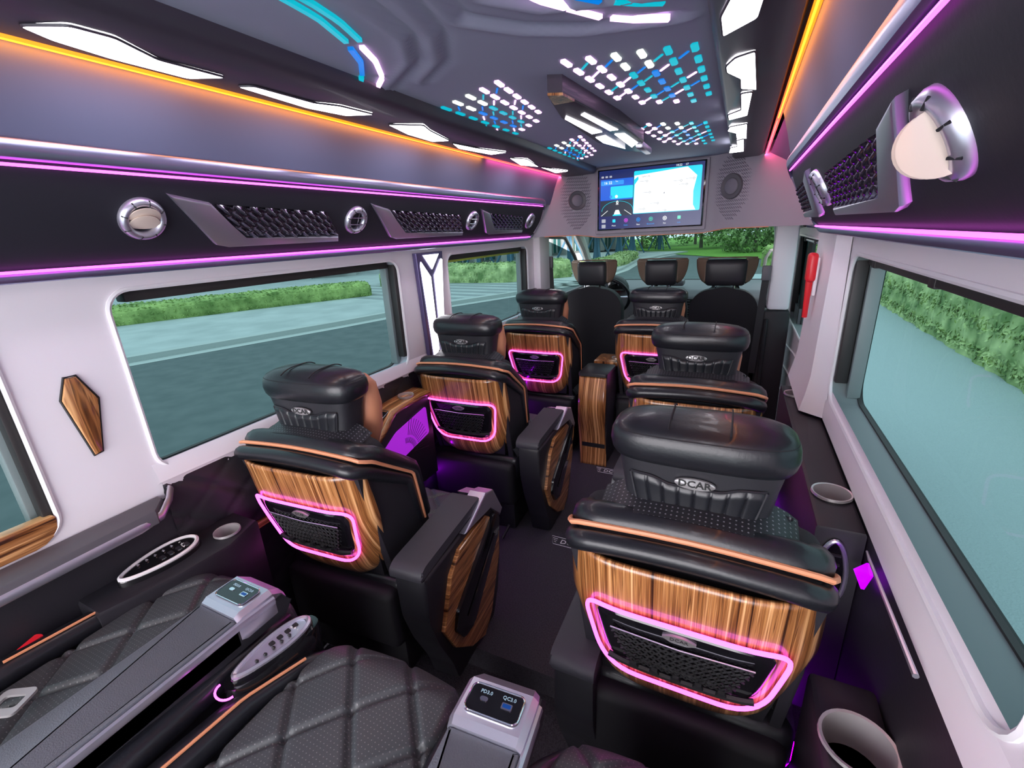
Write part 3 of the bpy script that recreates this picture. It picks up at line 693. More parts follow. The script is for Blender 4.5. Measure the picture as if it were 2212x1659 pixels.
speaker(.452, 1.655, .072, 'larger looking round grey speaker right of the screen', 1)

# ================================================================== WALL ORNAMENTS AND SIDE LININGS
t = thing('wood_ornament', 'diamond shaped walnut ornament on the white wall behind the left window', 'ornament', (-XW, .455, 1.09))
poly = [(-.008, .093), (.012, .093), (.038, .03), (.012, -.098), (-.003, -.102), (-.026, .045)]
Pq = lambda a, b, h: Vector((h, a, b))
bm = B(); slab(bm, poly, Pq, .0, .010, .004); obj('wood_inlay', bm, M['woodx2'] if 'woodx2' in M else M['woody'], t, ang=25)
bm = B(); tube(bm, [Pq(a * 1.06, b * 1.03, .002) for a, b in poly], .003, 5, True); obj('dark_edge', bm, M['black'], t)
bm = B(); slab(bm, rrect(-.55, .345, .822, .886, .02, 4, (.008, .008, .03, .05)), lambda a, b, h: Vector((-XW + h, a, b)), -.02, .008, .003)
tag(obj('wood_strip', bm, M['woodz']), 'walnut strip under the rear left window at the picture edge', 'wood strip')
# emergency hammer
t = thing('emergency_hammer', 'red emergency hammer hung on the right pillar', 'hammer', (.782, 2.05, 1.225))
bm = B(); box(bm, -.022, .010, -.028, .028, .0, .105, .012, 3); obj('hammer_head', bm, M['red'], t)
bm = B(); tube(bm, [(-.006, .0, .01), (-.006, .0, -.06), (-.004, .01, -.135)], [.013, .010, .009], 8); obj('hammer_handle', bm, M['red'], t)
bm = B(); box(bm, .004, .016, -.02, .02, -.05, .09, .004); obj('wall_clip', bm, M['white'], t)
# lit pillar lamp on the left
t = thing('pillar_lamp', 'tall white Y-shaped lamp on the pillar between the two left windows', 'pillar lamp', (-XW, 1.885, .90))
P3 = lambda a, b, h: Vector((.006 + h, a, b))
bm = B(); slab(bm, [(-.075, -.05), (.06, -.05), (.115, .485), (-.105, .485)], P3, -.004, .018, .006); obj('lamp_frame', bm, mat('violet_grey_lamp_frame', (.12, .10, .22), .3, .6), t, ang=30)
for q in ([(-.048, -.04), (.000, -.04), (-.012, .37), (-.078, .445), (-.084, .43)], [(.024, -.04), (.046, -.04), (.098, .445), (.090, .45), (.020, .375)], [(-.056, .474), (.072, .474), (.006, .405)]):
    bm = B(); slab(bm, q, P3, .016, .024, .002); obj('lamp_lens', bm, M['pillarlamp'], t, ang=25)
# left side lining, quilted
bm = B()
def lin(u, v):
    y = .56 + 2.70 * u; z = .85 - .75 * v; x = -.832 - .006 * v
    return Vector((x - quilt(y, z, .16, .16, -.006, .045) * -1 if v < .99 else x, y, z))
grid(bm, lambda u, v: Vector((-.832 + quilt(.56 + 2.7 * u, .85 - .75 * v, .17, .13, .006, .05) * 1.0, .56 + 2.7 * u, .85 - .75 * v)), 260, 70); struct('trim_14', bm, M['leather2'], ang=80)
bm = B(); quadp(bm, (-.84, -1.2, .80), (-.84, .60, .80), (-.80, .60, -.1), (-.80, -1.2, -.1)); quadp(bm, (-.838, .5, .75), (-.838, 3.3, .75), (-.838, 3.3, -.1), (-.838, .5, -.1)); struct('trim_15', bm, M['lining'])
bm = B(); quadp(bm, (.842, -1.2, .80), (.842, 2.3, .80), (.842, 2.3, -.1), (.842, -1.2, -.1)); struct('trim_16', bm, M['lining'])
# left rear ledge
t = thing('side_ledge', 'grey topped ledge with silver edge along the left wall by the rear seat', 'ledge', (-.80, 0, .80))
bm = B(); slab(bm, [(-.6, -.044), (.545, -.044), (.545, -.02), (.50, .035), (-.6, .040)], lambda a, b, h: Vector((b, a, h)), -.02, .018, .006); obj('ledge_top', bm, M['graytop'], t)
bm = B(); pts = [(.036, -.6, -.012), (.034, .46, -.012), (.022, .515, -.010), (-.008, .555, .010), (-.03, .575, .03)]; tube(bm, pts, .013, 8, ry=.006); obj('silver_edge', bm, M['satin'], t)
# left seat-side console: control pad and cup holder
def cup(parent, x, y, z, r, depth=.055):
    n = 32; C_ = [(cos(2 * pi * k / n), sin(2 * pi * k / n)) for k in range(n)]
    c = bpy.data.objects.new('cup_holder', None); COL.objects.link(c); c.parent = parent; c.location = (x, y, z)
    bm = B(); loft(bm, [[Vector((a * q, b * q, h)) for a, b in C_] for q, h in ((r * 1.12, .0), (r * 1.10, .006), (r, .005), (r * .95, -depth), (.001, -depth))], False); o = obj('steel_cup', bm, M['steel'], c, ang=40)
    return c
def pad_oval(parent, P, L_, W2, name, lit=True):
    poly = [(L_ * cos(q), W2 * sin(q) * (1 + .25 * cos(q))) for q in [2 * pi * k / 36 for k in range(36)]]
    e = bpy.data.objects.new(name, None); COL.objects.link(e); e.parent = parent
    bm = B(); slab(bm, [(a * 1.08, b * 1.22) for a, b in poly], P, -.01, .006, .003); obj('pad_base', bm, M['gloss'], e)
    bm = B(); tube(bm, [P(a, b, .008) for a, b in poly], .0055, 6, True); obj('silver_ring', bm, M['lip'] if lit else M['satin'], e)
    bm = B(); slab(bm, [(a * .92, b * .86) for a, b in poly], P, .002, .0085); obj('pad_face', bm, M['gloss'] if lit else M['satin'], e)
    bm = B(); 
    for k in range(5): a = -L_ * .5 + k * L_ * .22; tube(bm, [P(a, -W2 * .35, .010), P(a + .002, -W2 * .35, .013)], .0035, 8)
    obj('round_buttons', bm, M['chrome'] if lit else M['black'], e)
    bm = B()
    for k in range(4): a = -L_ * .05 + k * L_ * .22; slab(bm, rrect(a, a + L_ * .13, W2 * .02, W2 * .45, .002, 2), P, .0085, .0105)
    obj('square_buttons', bm, M['chrome'] if lit else M['black'], e)
    for k in range(3):
        text(('M', '+', '-')[k], W2 * .5, lambda x, y, z, k=k: P(L_ * .62 + y * 0 + x, W2 * (.25 - .3 * k) + y, .0095 + z), 'pad_symbol', M['inkw'], e)
    return e
t = thing('side_console', 'black seat console with oval control pad and cup holder along the left wall', 'console', (-.735, .45, .66))
bm = B(); slab(bm, [(-.13, -.105), (.27, -.105), (.27, .01), (.16, .05), (.02, .040), (-.13, .00)], lambda a, b, h: Vector((b, a, h)), -.30, .0, .012); punch(obj('console_body', bm, M['lining'], t), [(-.01, .19, .0325, -.052, .05)])
pad_oval(t, lambda a, b, h: Vector((b - .050, a + .035, .010 + h + (-b) * .10)), .092, .036, 'control_pad')
cup(t, -.01, .19, .003, .032)
# lower right consoles with cup holders
t = thing('side_console', 'black ledge console with two cup holders and oval handle below the right window', 'console', (.79, 1.5, .79))
bm = B(); slab(bm, [(-.42, -.045), (.62, -.052), (.62, .05), (-.42, .05)], lambda a, b, h: Vector((b, a, h)), -.55, .0, .008); punch(obj('console_body', bm, M['lining'], t), [(.004, -.27, .0405, -.05, .05), (-.012, .50, .0345, -.05, .05)])
cup(t, .004, -.27, .004, .040); cup(t, -.012, .50, .004, .034)
bm = B(); ov = [(.030 * cos(q) * (1 - .2 * sin(q)), .085 * sin(q)) for q in [2 * pi * k / 30 for k in range(30)]]
Ph = lambda a, b, h: Vector((a - .004, -.42 - h, -.115 + b)); slab(bm, [(a, b) for a, b in ov], Ph, -.002, .006); obj('handle_plate', bm, M['gloss'], t)
bm = B(); tube(bm, [Ph(a, b, .006) for a, b in ov], .0055, 8, True); obj('handle_ring', bm, M['satin'], t)
bm = B()
for k in range(5): tube(bm, [Ph(-.014, .05 - .025 * k, .008), Ph(.014, .05 - .025 * k, .008)], .004, 6)
obj('handle_buttons', bm, M['black'], t)
t = thing('lower_console', 'low black console with a large steel cup holder at the lower right corner', 'console', (.80, .72, .60))
bm = B(); box(bm, -.07, .04, -.6, .13, -.5, .0, .01); punch(obj('console_body', bm, M['lining'], t), [(-.012, 0, .0525, -.066, .05)]); cup(t, -.012, .0, .004, .052, .07)
# slit handle with purple pocket on the right lining
t = thing('slit_handle', 'long silver slit handle beside a purple lit pocket under the right window', 'handle', (.826, .95, .79))
bm = B(); tube(bm, [(.002, .07, -.005), (-.006, .02, .010), (-.006, -.26, .018)], [.0025, .0030, .0045], 8); obj('silver_slit', bm, M['satin'], t)
bm = B(); slab(bm, [(.10, -.075), (.03, -.005), (.0, -.012), (.03, -.07)], lambda a, b, h: Vector((-h, a, b)), .0, .006); obj('lit_pocket', bm, em('violet_pocket_glow', (.45, .0, 1.0), 1.6), t, smooth=False)
# walnut topped console by the left window
t = thing('walnut_console', 'walnut topped side console with cup holder and switch left of the second row', 'console', (-.775, 1.40, .74))
def wt(u, v):
    a = -.26 + .52 * u; w = .060; x = .055 - w * 2 * (1 - v) * (1 - .25 * (1 - u)); z = .030 / (1 + exp(-(a + .05) * 30)) - .14 * max(0, -(a + .02)) / .24
    return Vector((x, a, z))
bm = B(); grid(bm, wt, 30, 6); o = obj('walnut_top', bm, M['woodc'] if 'woodc' in M else M['woody'], t); sm = o.modifiers.new('s', 'SOLIDIFY'); sm.thickness = .018
bm = B(); slab(bm, [(-.25, -.14), (-.05, -.02), (.05, .01), (.24, .01), (.25, -.40), (-.25, -.40)], lambda a, b, h: Vector((h, a, b)), -.05, .045, .004); obj('console_body', bm, M['lining'], t)
bm = B(); slab(bm, roundpoly([(-.22, -.185), (-.02, -.075), (.20, -.035), (.205, -.17), (-.14, -.235)], .015), lambda a, b, h: Vector((h, a, b)), .046, .050); obj('lit_sunburst_panel', bm, M['purplepanel'], t, smooth=False)
bm = B()
for k in range(16):
    q = radians(-12 + 100 * k / 15); c0 = (.03, -.20)
    for r0, r1 in ((.05, .075), (.085, .16)):
        a0, b0, a1, b1 = c0[0] + r0 * cos(q), c0[1] + r0 * sin(q), c0[0] + r1 * cos(q), c0[1] + r1 * sin(q)
        if a1 < .20 and b1 < -.045: tube(bm, [(.0505, a0, b0), (.0505, a1, b1)], .0014, 4)
obj('sunburst_slots', bm, M['black'], t)
cup(t, .0, .13, .036, .033, .04)
bm = B(); slab(bm, rrect(-.09, -.02, -.03, .025, .008), lambda a, b, h: Vector((b, a, -.012 + .35 * (a + .055) + h)), .012, .018); obj('switch_plate', bm, M['gloss'], t)
bm = B(); tube(bm, [(b, a, .008 + .35 * (a + .055)) for a, b in rrect(-.09, -.02, -.03, .025, .008)], .0018, 5, True); obj('switch_rim', bm, M['chrome'], t)
text('A C', .014, lambda x, y, z: Vector((x, -.055 + y, .009 + .35 * y + z)), 'switch_symbol', M['inkw'], t)
bm = B(); box(bm, -.835, -.822, .74, 1.02, .560, .585, .003); tag(obj('wood_strip', bm, M['woodz']), 'thin walnut strip low on the left lining behind the nearest left seat', 'wood strip')
# violet footwell strips
for x, y0, y1, z, lab in ((-.80, 1.1, 1.75, .30, 'violet led strip low between the first and second left seats'), (-.80, 1.95, 2.7, .30, 'violet led strip low between the second and third left seats'), (.70, 1.75, 2.15, .26, 'violet led strip at the wall side of the second right seat'), (.752, .84, 1.24, .26, 'violet led strip at the wall side of the nearest right seat'), (.318, .12, .50, .50, 'violet led strip under the centre usb armrest')):
    bm = B(); tube(bm, [(x, y0, z), (x, y1, z)], .006, 6); tag(obj('footwell_led_strip', bm, M['violet']), lab, 'led strip', 'violet footwell strips')
# aisle mat print
for y, x in ((1.77, -.075), (2.53, -.06)):
    t = thing('mat_print', 'white framed lettering on the aisle mat %s' % ('left of the nearest right seat' if y < 2 else 'farther along the aisle'), 'print', (x, y, .001))
    text('DCAR', .042, lambda a, b, z: Vector((a, b, z)), 'lettering', M['inkw'], t)
    bm = B(); tube(bm, [(a, b, .001) for a, b in ((-.11, .028), (.09, .028), (.07, -.028), (-.085, -.028))], .0015, 4, True)
    for k in range(3): tube(bm, [(-.10 + .008 * k, .014 - .013 * k, .001), (-.075, .014 - .013 * k, .001)], .0014, 4)
    obj('print_frame', bm, M['inkw'], t)
# ================================================================== CAPTAIN SEATS
TH = radians(13); sT, cT = sin(TH), cos(TH)
def T(x, s, n): return Vector((x, -sT * s - cT * n, .735 + cT * s - sT * n))
def arch(Wd, st, sb, r, k=8, taper=.0, crown=.012):
    pts = [(-Wd + taper, sb), (-Wd + taper * .4, (sb + st) / 2)]
    pts += [(-Wd + r - r * cos(pi / 2 * i / k), st - r + r * sin(pi / 2 * i / k)) for i in range(k + 1)]
    pts += [(-Wd + r + (2 * Wd - 2 * r) * i / 6, st + crown * sin(pi * i / 6)) for i in range(1, 6)]
    pts += [(Wd - r + r * sin(pi / 2 * i / k), st - r + r * cos(pi / 2 * i / k)) for i in range(k + 1)]
    pts += [(Wd - taper * .4, (sb + st) / 2), (Wd - taper, sb)]
    return pts
def shell_w(s):
    v = (.11 - s) / .42; w = .222 + .006 * sin(pi * min(1, v * 1.3)) - .045 * max(0, v - .35) / .65
    if v > .80: w *= (1 - ((v - .80) / .22) ** 2 * .30)
    return w
def shell_n(x, s):
    u = min(1, abs(x) / shell_w(s)); v = (.11 - s) / .42
    return .036 - .060 * u ** 6 - .020 * max(0, v - .80) ** 2 / .04 + .008 * sin(pi * v)
def head_prof(z):
    P_ = [(0, .118, .042), (.02, .126, .052), (.12, .142, .060), (.155, .150, .064)]
    for a, b in zip(P_[:-1], P_[1:]):
        if z <= b[0]: t = (z - a[0]) / (b[0] - a[0]); return (a[1] + (b[1] - a[1]) * t, a[2] + (b[2] - a[2]) * t)
    return P_[-1][1:]
def make_headrest(t, badge_text, y0=.095, z0=.862):
    h = bpy.data.objects.new('headrest', None); COL.objects.link(h); h.parent = t; h.location = (0, y0, z0); h.scale = (1, 1, 1.085)
    pw = 4.2
    bm = B(); rg = [sell(head_prof(z)[0] * (1 if z else .9), head_prof(z)[1] * (1 if z else .8), 0, 0, z, pw, 48) for z in (0, .008, .03, .06, .09, .12, .145, .155)]; loft(bm, rg)
    obj('headrest_body', bm, M['leather2'], h, ang=60)
    bm = B(); rg = [sell(a, b, 0, .002, z, 3.4, 48) for z, a, b in ((.144, .146, .060), (.148, .157, .069), (.158, .164, .075), (.175, .168, .078), (.192, .166, .076), (.203, .160, .071), (.210, .152, .065), (.219, .130, .050), (.225, .09, .034), (.228, .03, .012))]
    loft(bm, rg); obj('headrest_cap', bm, M['leather'], h, ang=60)
    def capz(x, y):
        e = (abs(x / .165) ** 3.4 + abs(y / .076) ** 3.4); return .2285 - .019 * min(1.4, e)
    bm = B()
    for x in (-.052, .052):
        tube(bm, [(x + .006 * (1 if x > 0 else -1) * q * 0, -.066 + .132 * q, capz(x, -.066 + .132 * q) + .0006) for q in [k / 10 for k in range(11)]], .0016, 5)
    tube(bm, [Vector((a * 1.004, b * 1.0, .2005)) for a, b in [(p.x, p.y) for p in sell(.160, .072, 0, .002, 0, 3.4, 60)]], .0013, 4, True)
    obj('headrest_seam', bm, M['black'], h)
    # pleated pocket on the back
    def hb(x, z, o=0):
        a, b = head_prof(z); return Vector((x, -b * (1 - min(.98, abs(x / a)) ** pw) ** (1 / pw) - o, z))
    def top(x): q = abs(x); return .122 - .012 * (1 / (1 + exp((q - .055) * 160)))
    def wd(z): return .092 + .22 * z
    def pk(u, v):
        z0_ = .014; x_ = -1 + 2 * u; z = z0_ + v * (top(x_ * .105) - z0_); x = x_ * wd(z) * (1 - .18 * (1 - v) ** 4 * abs(x_) ** 3)
        f = abs((u * 8) % 1 - .5) * 2; return hb(x, z, .0035 + .0035 * (1 - f ** 6) if 0 < u < 1 and 0 < v < 1 else .001)
    bm = B(); grid(bm, pk, 96, 14); p = obj('pleated_pocket', bm, M['leather'], h, ang=70)
    edge = [pk(0, 1 - k / 12) for k in range(13)] + [pk(k / 30, 0) for k in range(1, 31)] + [pk(1, k / 12) for k in range(1, 13)]
    bm = B(); tube(bm, [e + Vector((0, -.002, 0)) for e in edge], .0030, 6); tube(bm, [pk(k / 40, 1) + Vector((0, -.002, .001)) for k in range(41)], .0022, 5); obj('pocket_welt', bm, M['leather2'], p)
    bm = B(); slab(bm, [(.036 * cos(q), .0105 * sin(q) + .004 * (1 if sin(q) > 0 else 0) * 0) for q in [2 * pi * k / 28 for k in range(28)]], lambda a, b, q: hb(a, .122 + b, .004 + q), 0, .005, .0015)
    b_ = obj('oval_badge', bm, M['badge'], h)
    text('DCAR', .0185, lambda x, y, z: hb(x * 1.15, .122 + y, .0095 + z), 'badge_lettering', M['ink'], b_, .0004, bold=.0005)
    # tan wings in front
    bm = B(); rg = []
    for z, a, b, cy in ((-.035, .100, .020, .075), (-.02, .128, .042, .080), (.03, .144, .054, .086), (.10, .150, .060, .088), (.16, .142, .054, .086), (.185, .120, .040, .082), (.195, .08, .02, .08)):
        rr = sell(a, b, 0, cy, z, 2.6, 40); rg.append([Vector((p.x, p.y - (.020 * max(0, 1 - (p.x / .09) ** 2) if p.y > cy else 0), p.z)) for p in rr])
    loft(bm, rg); obj('tan_cushion', bm, M['tan'], h, ang=70)
    for s in (-1, 1): bm = B(); tube(bm, [(s * .06, .05, -.09), (s * .06, .04, .03)], .007, 8); obj('headrest_post', bm, M['chrome'], h)
    return h
M['pad2'] = mat('charcoal_arm_pad', (.045, .045, .055), .55, bump=(260, .3, .001))
def make_seat(label, loc, arms=(1,), rz=0, aoff=.0, adrop=.0):
    t = thing('captain_seat', label, 'seat', loc, rz, 'reclining seats with walnut backs')
    # walnut shell
    bm = B(); sm_, sn_ = 40, 26
    def sh(u, v):
        s = .125 - .435 * v; x = (-1 + 2 * u) * shell_w(s); return T(x, s, shell_n(x, s))
    grid(bm, sh, sm_, sn_); o = obj('walnut_back_shell', bm, M['woodx'], t, ang=60)
    md = o.modifiers.new('thickness', 'SOLIDIFY'); md.thickness = .010; md.offset = 0
    # backrest core
    bm = B(); slab(bm, arch(.222, .152, -.31, .045, taper=.05), lambda a, b, h: T(a, b, h), .006, -.13, .012); obj('backrest', bm, M['side'], t, ang=40)
    def roll(Wd, st, n0, dn, r, crown=.010):
        out_ = []
        for a, b in arch(Wd, st, -.26, .034, 6, .02, crown):
            q = max(0.0, min(1.0, (st - .006 - b) / .22)); q = 1 - (1 - q) ** 1.6; out_.append(T(a + (-.004 if a > 0 else .004) * q, b, n0 - dn * q))
        return resample(out_, 70)
    bm = B(); tube(bm, roll(.219, .140, .010, .200, .030), .0215, 12); obj('rear_bolster', bm, M['leather'], t, ang=60)
    bm = B(); tube(bm, roll(.236, .160, -.014, .195, .0), .0055, 7); obj('piping', bm, M['piping'], t)
    bm = B(); tube(bm, roll(.206, .150, -.046, .185, .034), .034, 12); obj('front_bolster', bm, M['leather'], t, ang=60)
    bm = B(); grid(bm, lambda u, v: T(-.18 + .36 * u, .186 + .008 * sin(pi * u) - .034 * abs(2 * u - 1) ** 5, -.040 - .10 * v), 20, 8); obj('perforated_top', bm, M['perf'], t)
    bm = B(); grid(bm, lambda u, v: T(-.17 + .34 * u, .17 - .5 * v, -.125 - .03 * sin(pi * u) - quilt(u * .34, v * .5, .12, .12, .010, .06) * -1), 60, 80); obj('front_cushion', bm, M['perf'], t, ang=80)
    for s in (-1, 1):
        bm = B(); slab(bm, [(.12, -.01), (.13, -.05), (.05, -.13), (-.05, -.20), (-.18, -.225), (-.33, -.23), (-.33, .0), (-.1, .0)], lambda a, b, h, s=s: T(s * (h - .03 * max(0, -a - .02)), a, b), .196, .220, .006); obj('side_wing', bm, M['side'], t, ang=30)
    # led ring, pocket panel, mesh, badge
    out = roundpoly([(-.190, .010), (.190, .010), (.155, -.200), (-.155, -.200)], [.045, .045, .075, .075], 8)
    on = lambda a, b, h: T(a, b, max(shell_n(a, b), .012) + h)
    def dens(pts, st=.02):
        r = []
        for i in range(len(pts)):
            p = Vector(pts[i]); q = Vector(pts[(i + 1) % len(pts)]); n = max(1, int((q - p).length / st))
            r += [tuple(p.lerp(q, k / n)) for k in range(n)]
        return r
    ring = dens(out); bm = B(); tube(bm, [on(a, b, .015) for a, b in ring], .0044, 7, True); obj('led_ring', bm, M['ring'], t)
    inn = [(a * .965, b * .965 - .004) for a, b in ring]; cx, cy = 0, -.11
    bm = B(); rr = [[on(cx + (a - cx) * k, cy + (b - cy) * k, -.001 + (.012 * (1 if k < .9 else 0))) for a, b in inn] for k in (1.0, .86, .82, .5, .2, .01)]
    loft(bm, rr, False); p = obj('pocket_panel', bm, M['gloss'], t, ang=30)
    bm = B()
    for j in range(6):
        s0 = -.054 - .0165 * j; wv = .130 - .006 * j; n = 17
        for q in (-1, 1):
            tube(bm, [on(-wv + 2 * wv * k / n, s0 + (.0058 if (k + (q > 0)) % 2 else -.0058), .0165) for k in range(n + 1)], .0022, 4)
    obj('mesh_net', bm, M['net'], p)
    bm = B(); tube(bm, [on(-.140 + .28 * k / 20, -.152 - .008 * sin(pi * k / 20), .017) for k in range(21)], .0065, 6)
    for k in range(5): a = -.085 + .042 * k; slab(bm, [(a - .010, -.150), (a + .010, -.150), (a + .006, -.139), (a - .006, -.139)], lambda x, y, q: on(x, y, .018 + q), 0, .006)
    obj('pocket_lip', bm, M['net'], p)
    bm = B(); tube(bm, [on(-.132, -.044, .018), on(0, -.047, .019), on(.132, -.044, .018)], .0016, 5); obj('net_wire', bm, M['satin'], p)
    bd = [(-.034, -.024), (-.012, -.014), (.012, -.014), (.034, -.024), (.015, -.035), (-.015, -.035)]
    bm = B(); slab(bm, roundpoly(bd, .006, 3), lambda a, b, h: on(a, b, h), .011, .0155); b_ = obj('silver_badge', bm, M['badge'], p)
    text('DCAR', .0125, lambda x, y, z: on(x, -.0235 + y, .0160 + z), 'badge_lettering', M['ink'], b_, .0003)
    make_headrest(t, 'DCAR')
    # cushion
    def cu(u, v):
        x = -.235 + .47 * u; y = .07 + .50 * v; e = max(0, abs(2 * u - 1) - .8) / .2; f = max(0, v - .8) / .2
        return Vector((x, y, .475 + .01 * sin(pi * u) - .05 * e ** 2 - .07 * f ** 2 + quilt(x, y, .13, .15, .008, .05)))
    bm = B(); grid(bm, cu, 80, 80); obj('seat_cushion', bm, M['quilt'], t, ang=80)
    bm = B(); box(bm, -.24, .24, .06, .575, .30, .425, .03, 3); obj('cushion_side', bm, M['leather'], t)
    bm = B(); box(bm, -.225, .225, .02, .50, .17, .40, .03, 3); box(bm, -.20, .20, .08, .46, .0, .20, .01)
    tube(bm, [(-.19, .03, .06), (-.17, -.02, .01)], .008, 6); tube(bm, [(.19, .03, .06), (.17, -.02, .01)], .008, 6)
    obj('seat_base', bm, M['black'], t)
    for s in (-1, 1):
        if s not in arms: continue
        a_ = bpy.data.objects.new('armrest', None); COL.objects.link(a_); a_.parent = t
        Pa = lambda a, b, h, s=s: Vector((s * (h + aoff), a + .0, b - .03 - adrop))
        prof = roundpoly([(-.01, .555), (-.005, .40), (.03, .28), (.09, .14), (.12, .03), (.42, .03), (.47, .16), (.51, .33), (.505, .50), (.44, .55)], .02, 2)
        bm = B(); slab(bm, prof, Pa, .278, .376, .012); obj('arm_body', bm, M['leather2'], a_, ang=30)
        bm = B(); slab(bm, roundpoly([(-.025, .555), (-.025, .585), (.0, .600), (.36, .612), (.38, .575)], .012, 3), Pa, .272, .380, .010)
        obj('arm_pad', bm, M['pad2'], a_, ang=30)
        bm = B(); slab(bm, [(.22, .555), (.385, .614), (.45, .59), (.52, .47), (.495, .45), (.42, .540)], Pa, .330, .392, .006); slab(bm, [(.38, .604), (.45, .58), (.52, .47), (.48, .46)], Pa, .280, .34, .006)
        obj('silver_corner', bm, M['satin'], a_, ang=20)
        hexp = [(.045, .32), (.115, .475), (.18, .525), (.37, .530), (.485, .44), (.47, .30), (.37, .10), (.30, .050), (.20, .10), (.10, .20)]
        bm = B(); slab(bm, hexp, Pa, .372, .390, .004); obj('walnut_side_panel', bm, M['woodz'], a_, ang=20)
        bm = B(); slab(bm, roundpoly([(.095, .275), (.115, .335), (.42, .505), (.465, .48), (.455, .41), (.21, .20), (.135, .21)], .012, 3), Pa, .386, .402, .004); obj('control_inset', bm, M['gloss'], a_, ang=25)
        bm = B(); tube(bm, [Pa(.17, .27, .404), Pa(.41, .43, .404)], .004, 6); obj('recline_lever', bm, M['gloss'], a_)
    return t
def dup_seat(src, label, loc, rz=0):
    c = clone(src, loc, rz, label); return c
A_ = make_seat('large walnut backed seat nearest the camera on the right, DCAR badge on headrest', (.495, .775, 0), (-1,), 0, -.100, .06)
dup_seat(A_, 'walnut backed seat directly ahead of the nearest right one, second row right', (.425, 1.67, 0))
L_ = make_seat('walnut backed seat nearest on the left, seen from its side by the large left window', (-.565, .80, 0), (1,), radians(4))
dup_seat(L_, 'walnut backed seat in the second row on the left below the white pillar lamp', (-.575, 1.69, 0), radians(2))
C_ = make_seat('walnut backed seat in the third row right of the walnut console, half hidden', (.115, 2.75, 0), ())
dup_seat(C_, 'walnut backed seat in the third row on the left, behind the driver seat', (-.585, 2.62, 0))

# ------------------------------------------------------------------ rear bench seats
def bench_seat(x, y, w, label, z=.60, depth=.72, pipes=(-1,)):
    t = thing('quilted_seat', label, 'seat', (x, y, 0), 0, 'quilted rear seats')
    def cu(u, v):
        a = (2 * u - 1); rr = sqrt(max(0, 1 - max(0, (v - .70) / .30) ** 2.4)); xx = a * w / 2 * (.62 + .38 * rr) if v > .7 else a * w / 2
        yy = -depth + depth * v; f = max(0, v - .86) / .14; e = max(0, abs(a) - .86) / .14
        return Vector((xx, yy, z + .018 * (1 - a * a) - .075 * f ** 2 - .045 * e ** 2 + quilt(xx, yy, .155, .17, .013, .055)))
    bm = B(); grid(bm, cu, 110, 130); obj('quilted_cushion', bm, M['quilt'], t, ang=80)
    bm = B(); poly = [(a * w / 2 * .99, -depth) for a in (-1, 1)]
    ed = [cu(1, k / 20) for k in range(21)] + [cu(1 - k / 20, 1) for k in range(1, 21)] + [cu(0, 1 - k / 20) for k in range(1, 21)]
    top_ = [bm.verts.new(p + Vector((0, 0, -.004))) for p in ed]; bot_ = [bm.verts.new(Vector((p.x * .92, p.y - .03, z - .30))) for p in ed]
    for k in range(len(ed) - 1): bm.faces.new((top_[k], top_[k + 1], bot_[k + 1], bot_[k]))
    obj('cushion_side', bm, M['leather2'], t, ang=50)
    for s in (-1, 1):
        pts = [Vector((s * (w / 2 + .030), -depth, z - .03)), Vector((s * (w / 2 + .030), -.42, z + .002)), Vector((s * (w / 2 + .022), -.24, z - .004)), Vector((s * (w / 2 + .0), -.12, z - .02)), Vector((s * (w / 2 - .03), -.055, z - .05))]
        P_ = resample(pts, 24); bm = B(); tube(bm, P_, [.034 - .016 * (k / 24) ** 3 for k in range(25)], 10); obj('side_bolster', bm, M['leather'], t)
        if s not in pipes: continue
        P_ = resample([p + Vector((-s * .012, 0, .033 - .010 * i / 3)) for i, p in enumerate(pts[1:4])], 16); bm = B(); tube(bm, P_, .0032, 6); obj('piping', bm, M['piping'], t)
    bm = B(); box(bm, -w / 2 + .02, w / 2 - .02, -depth, -.10, -.11, z - .1, .02); obj('seat_base', bm, M['black'], t)
    return t
bench_seat(-.555, .590, .38, 'quilted rear seat at the lower left beside the side wall', .625)
bench_seat(-.050, .580, .38, 'quilted rear seat at the bottom centre between the two usb armrests', .60)
bench_seat(.475, .585, .34, 'quilted rear seat at the bottom edge lit purple right of the usb armrest', .60)
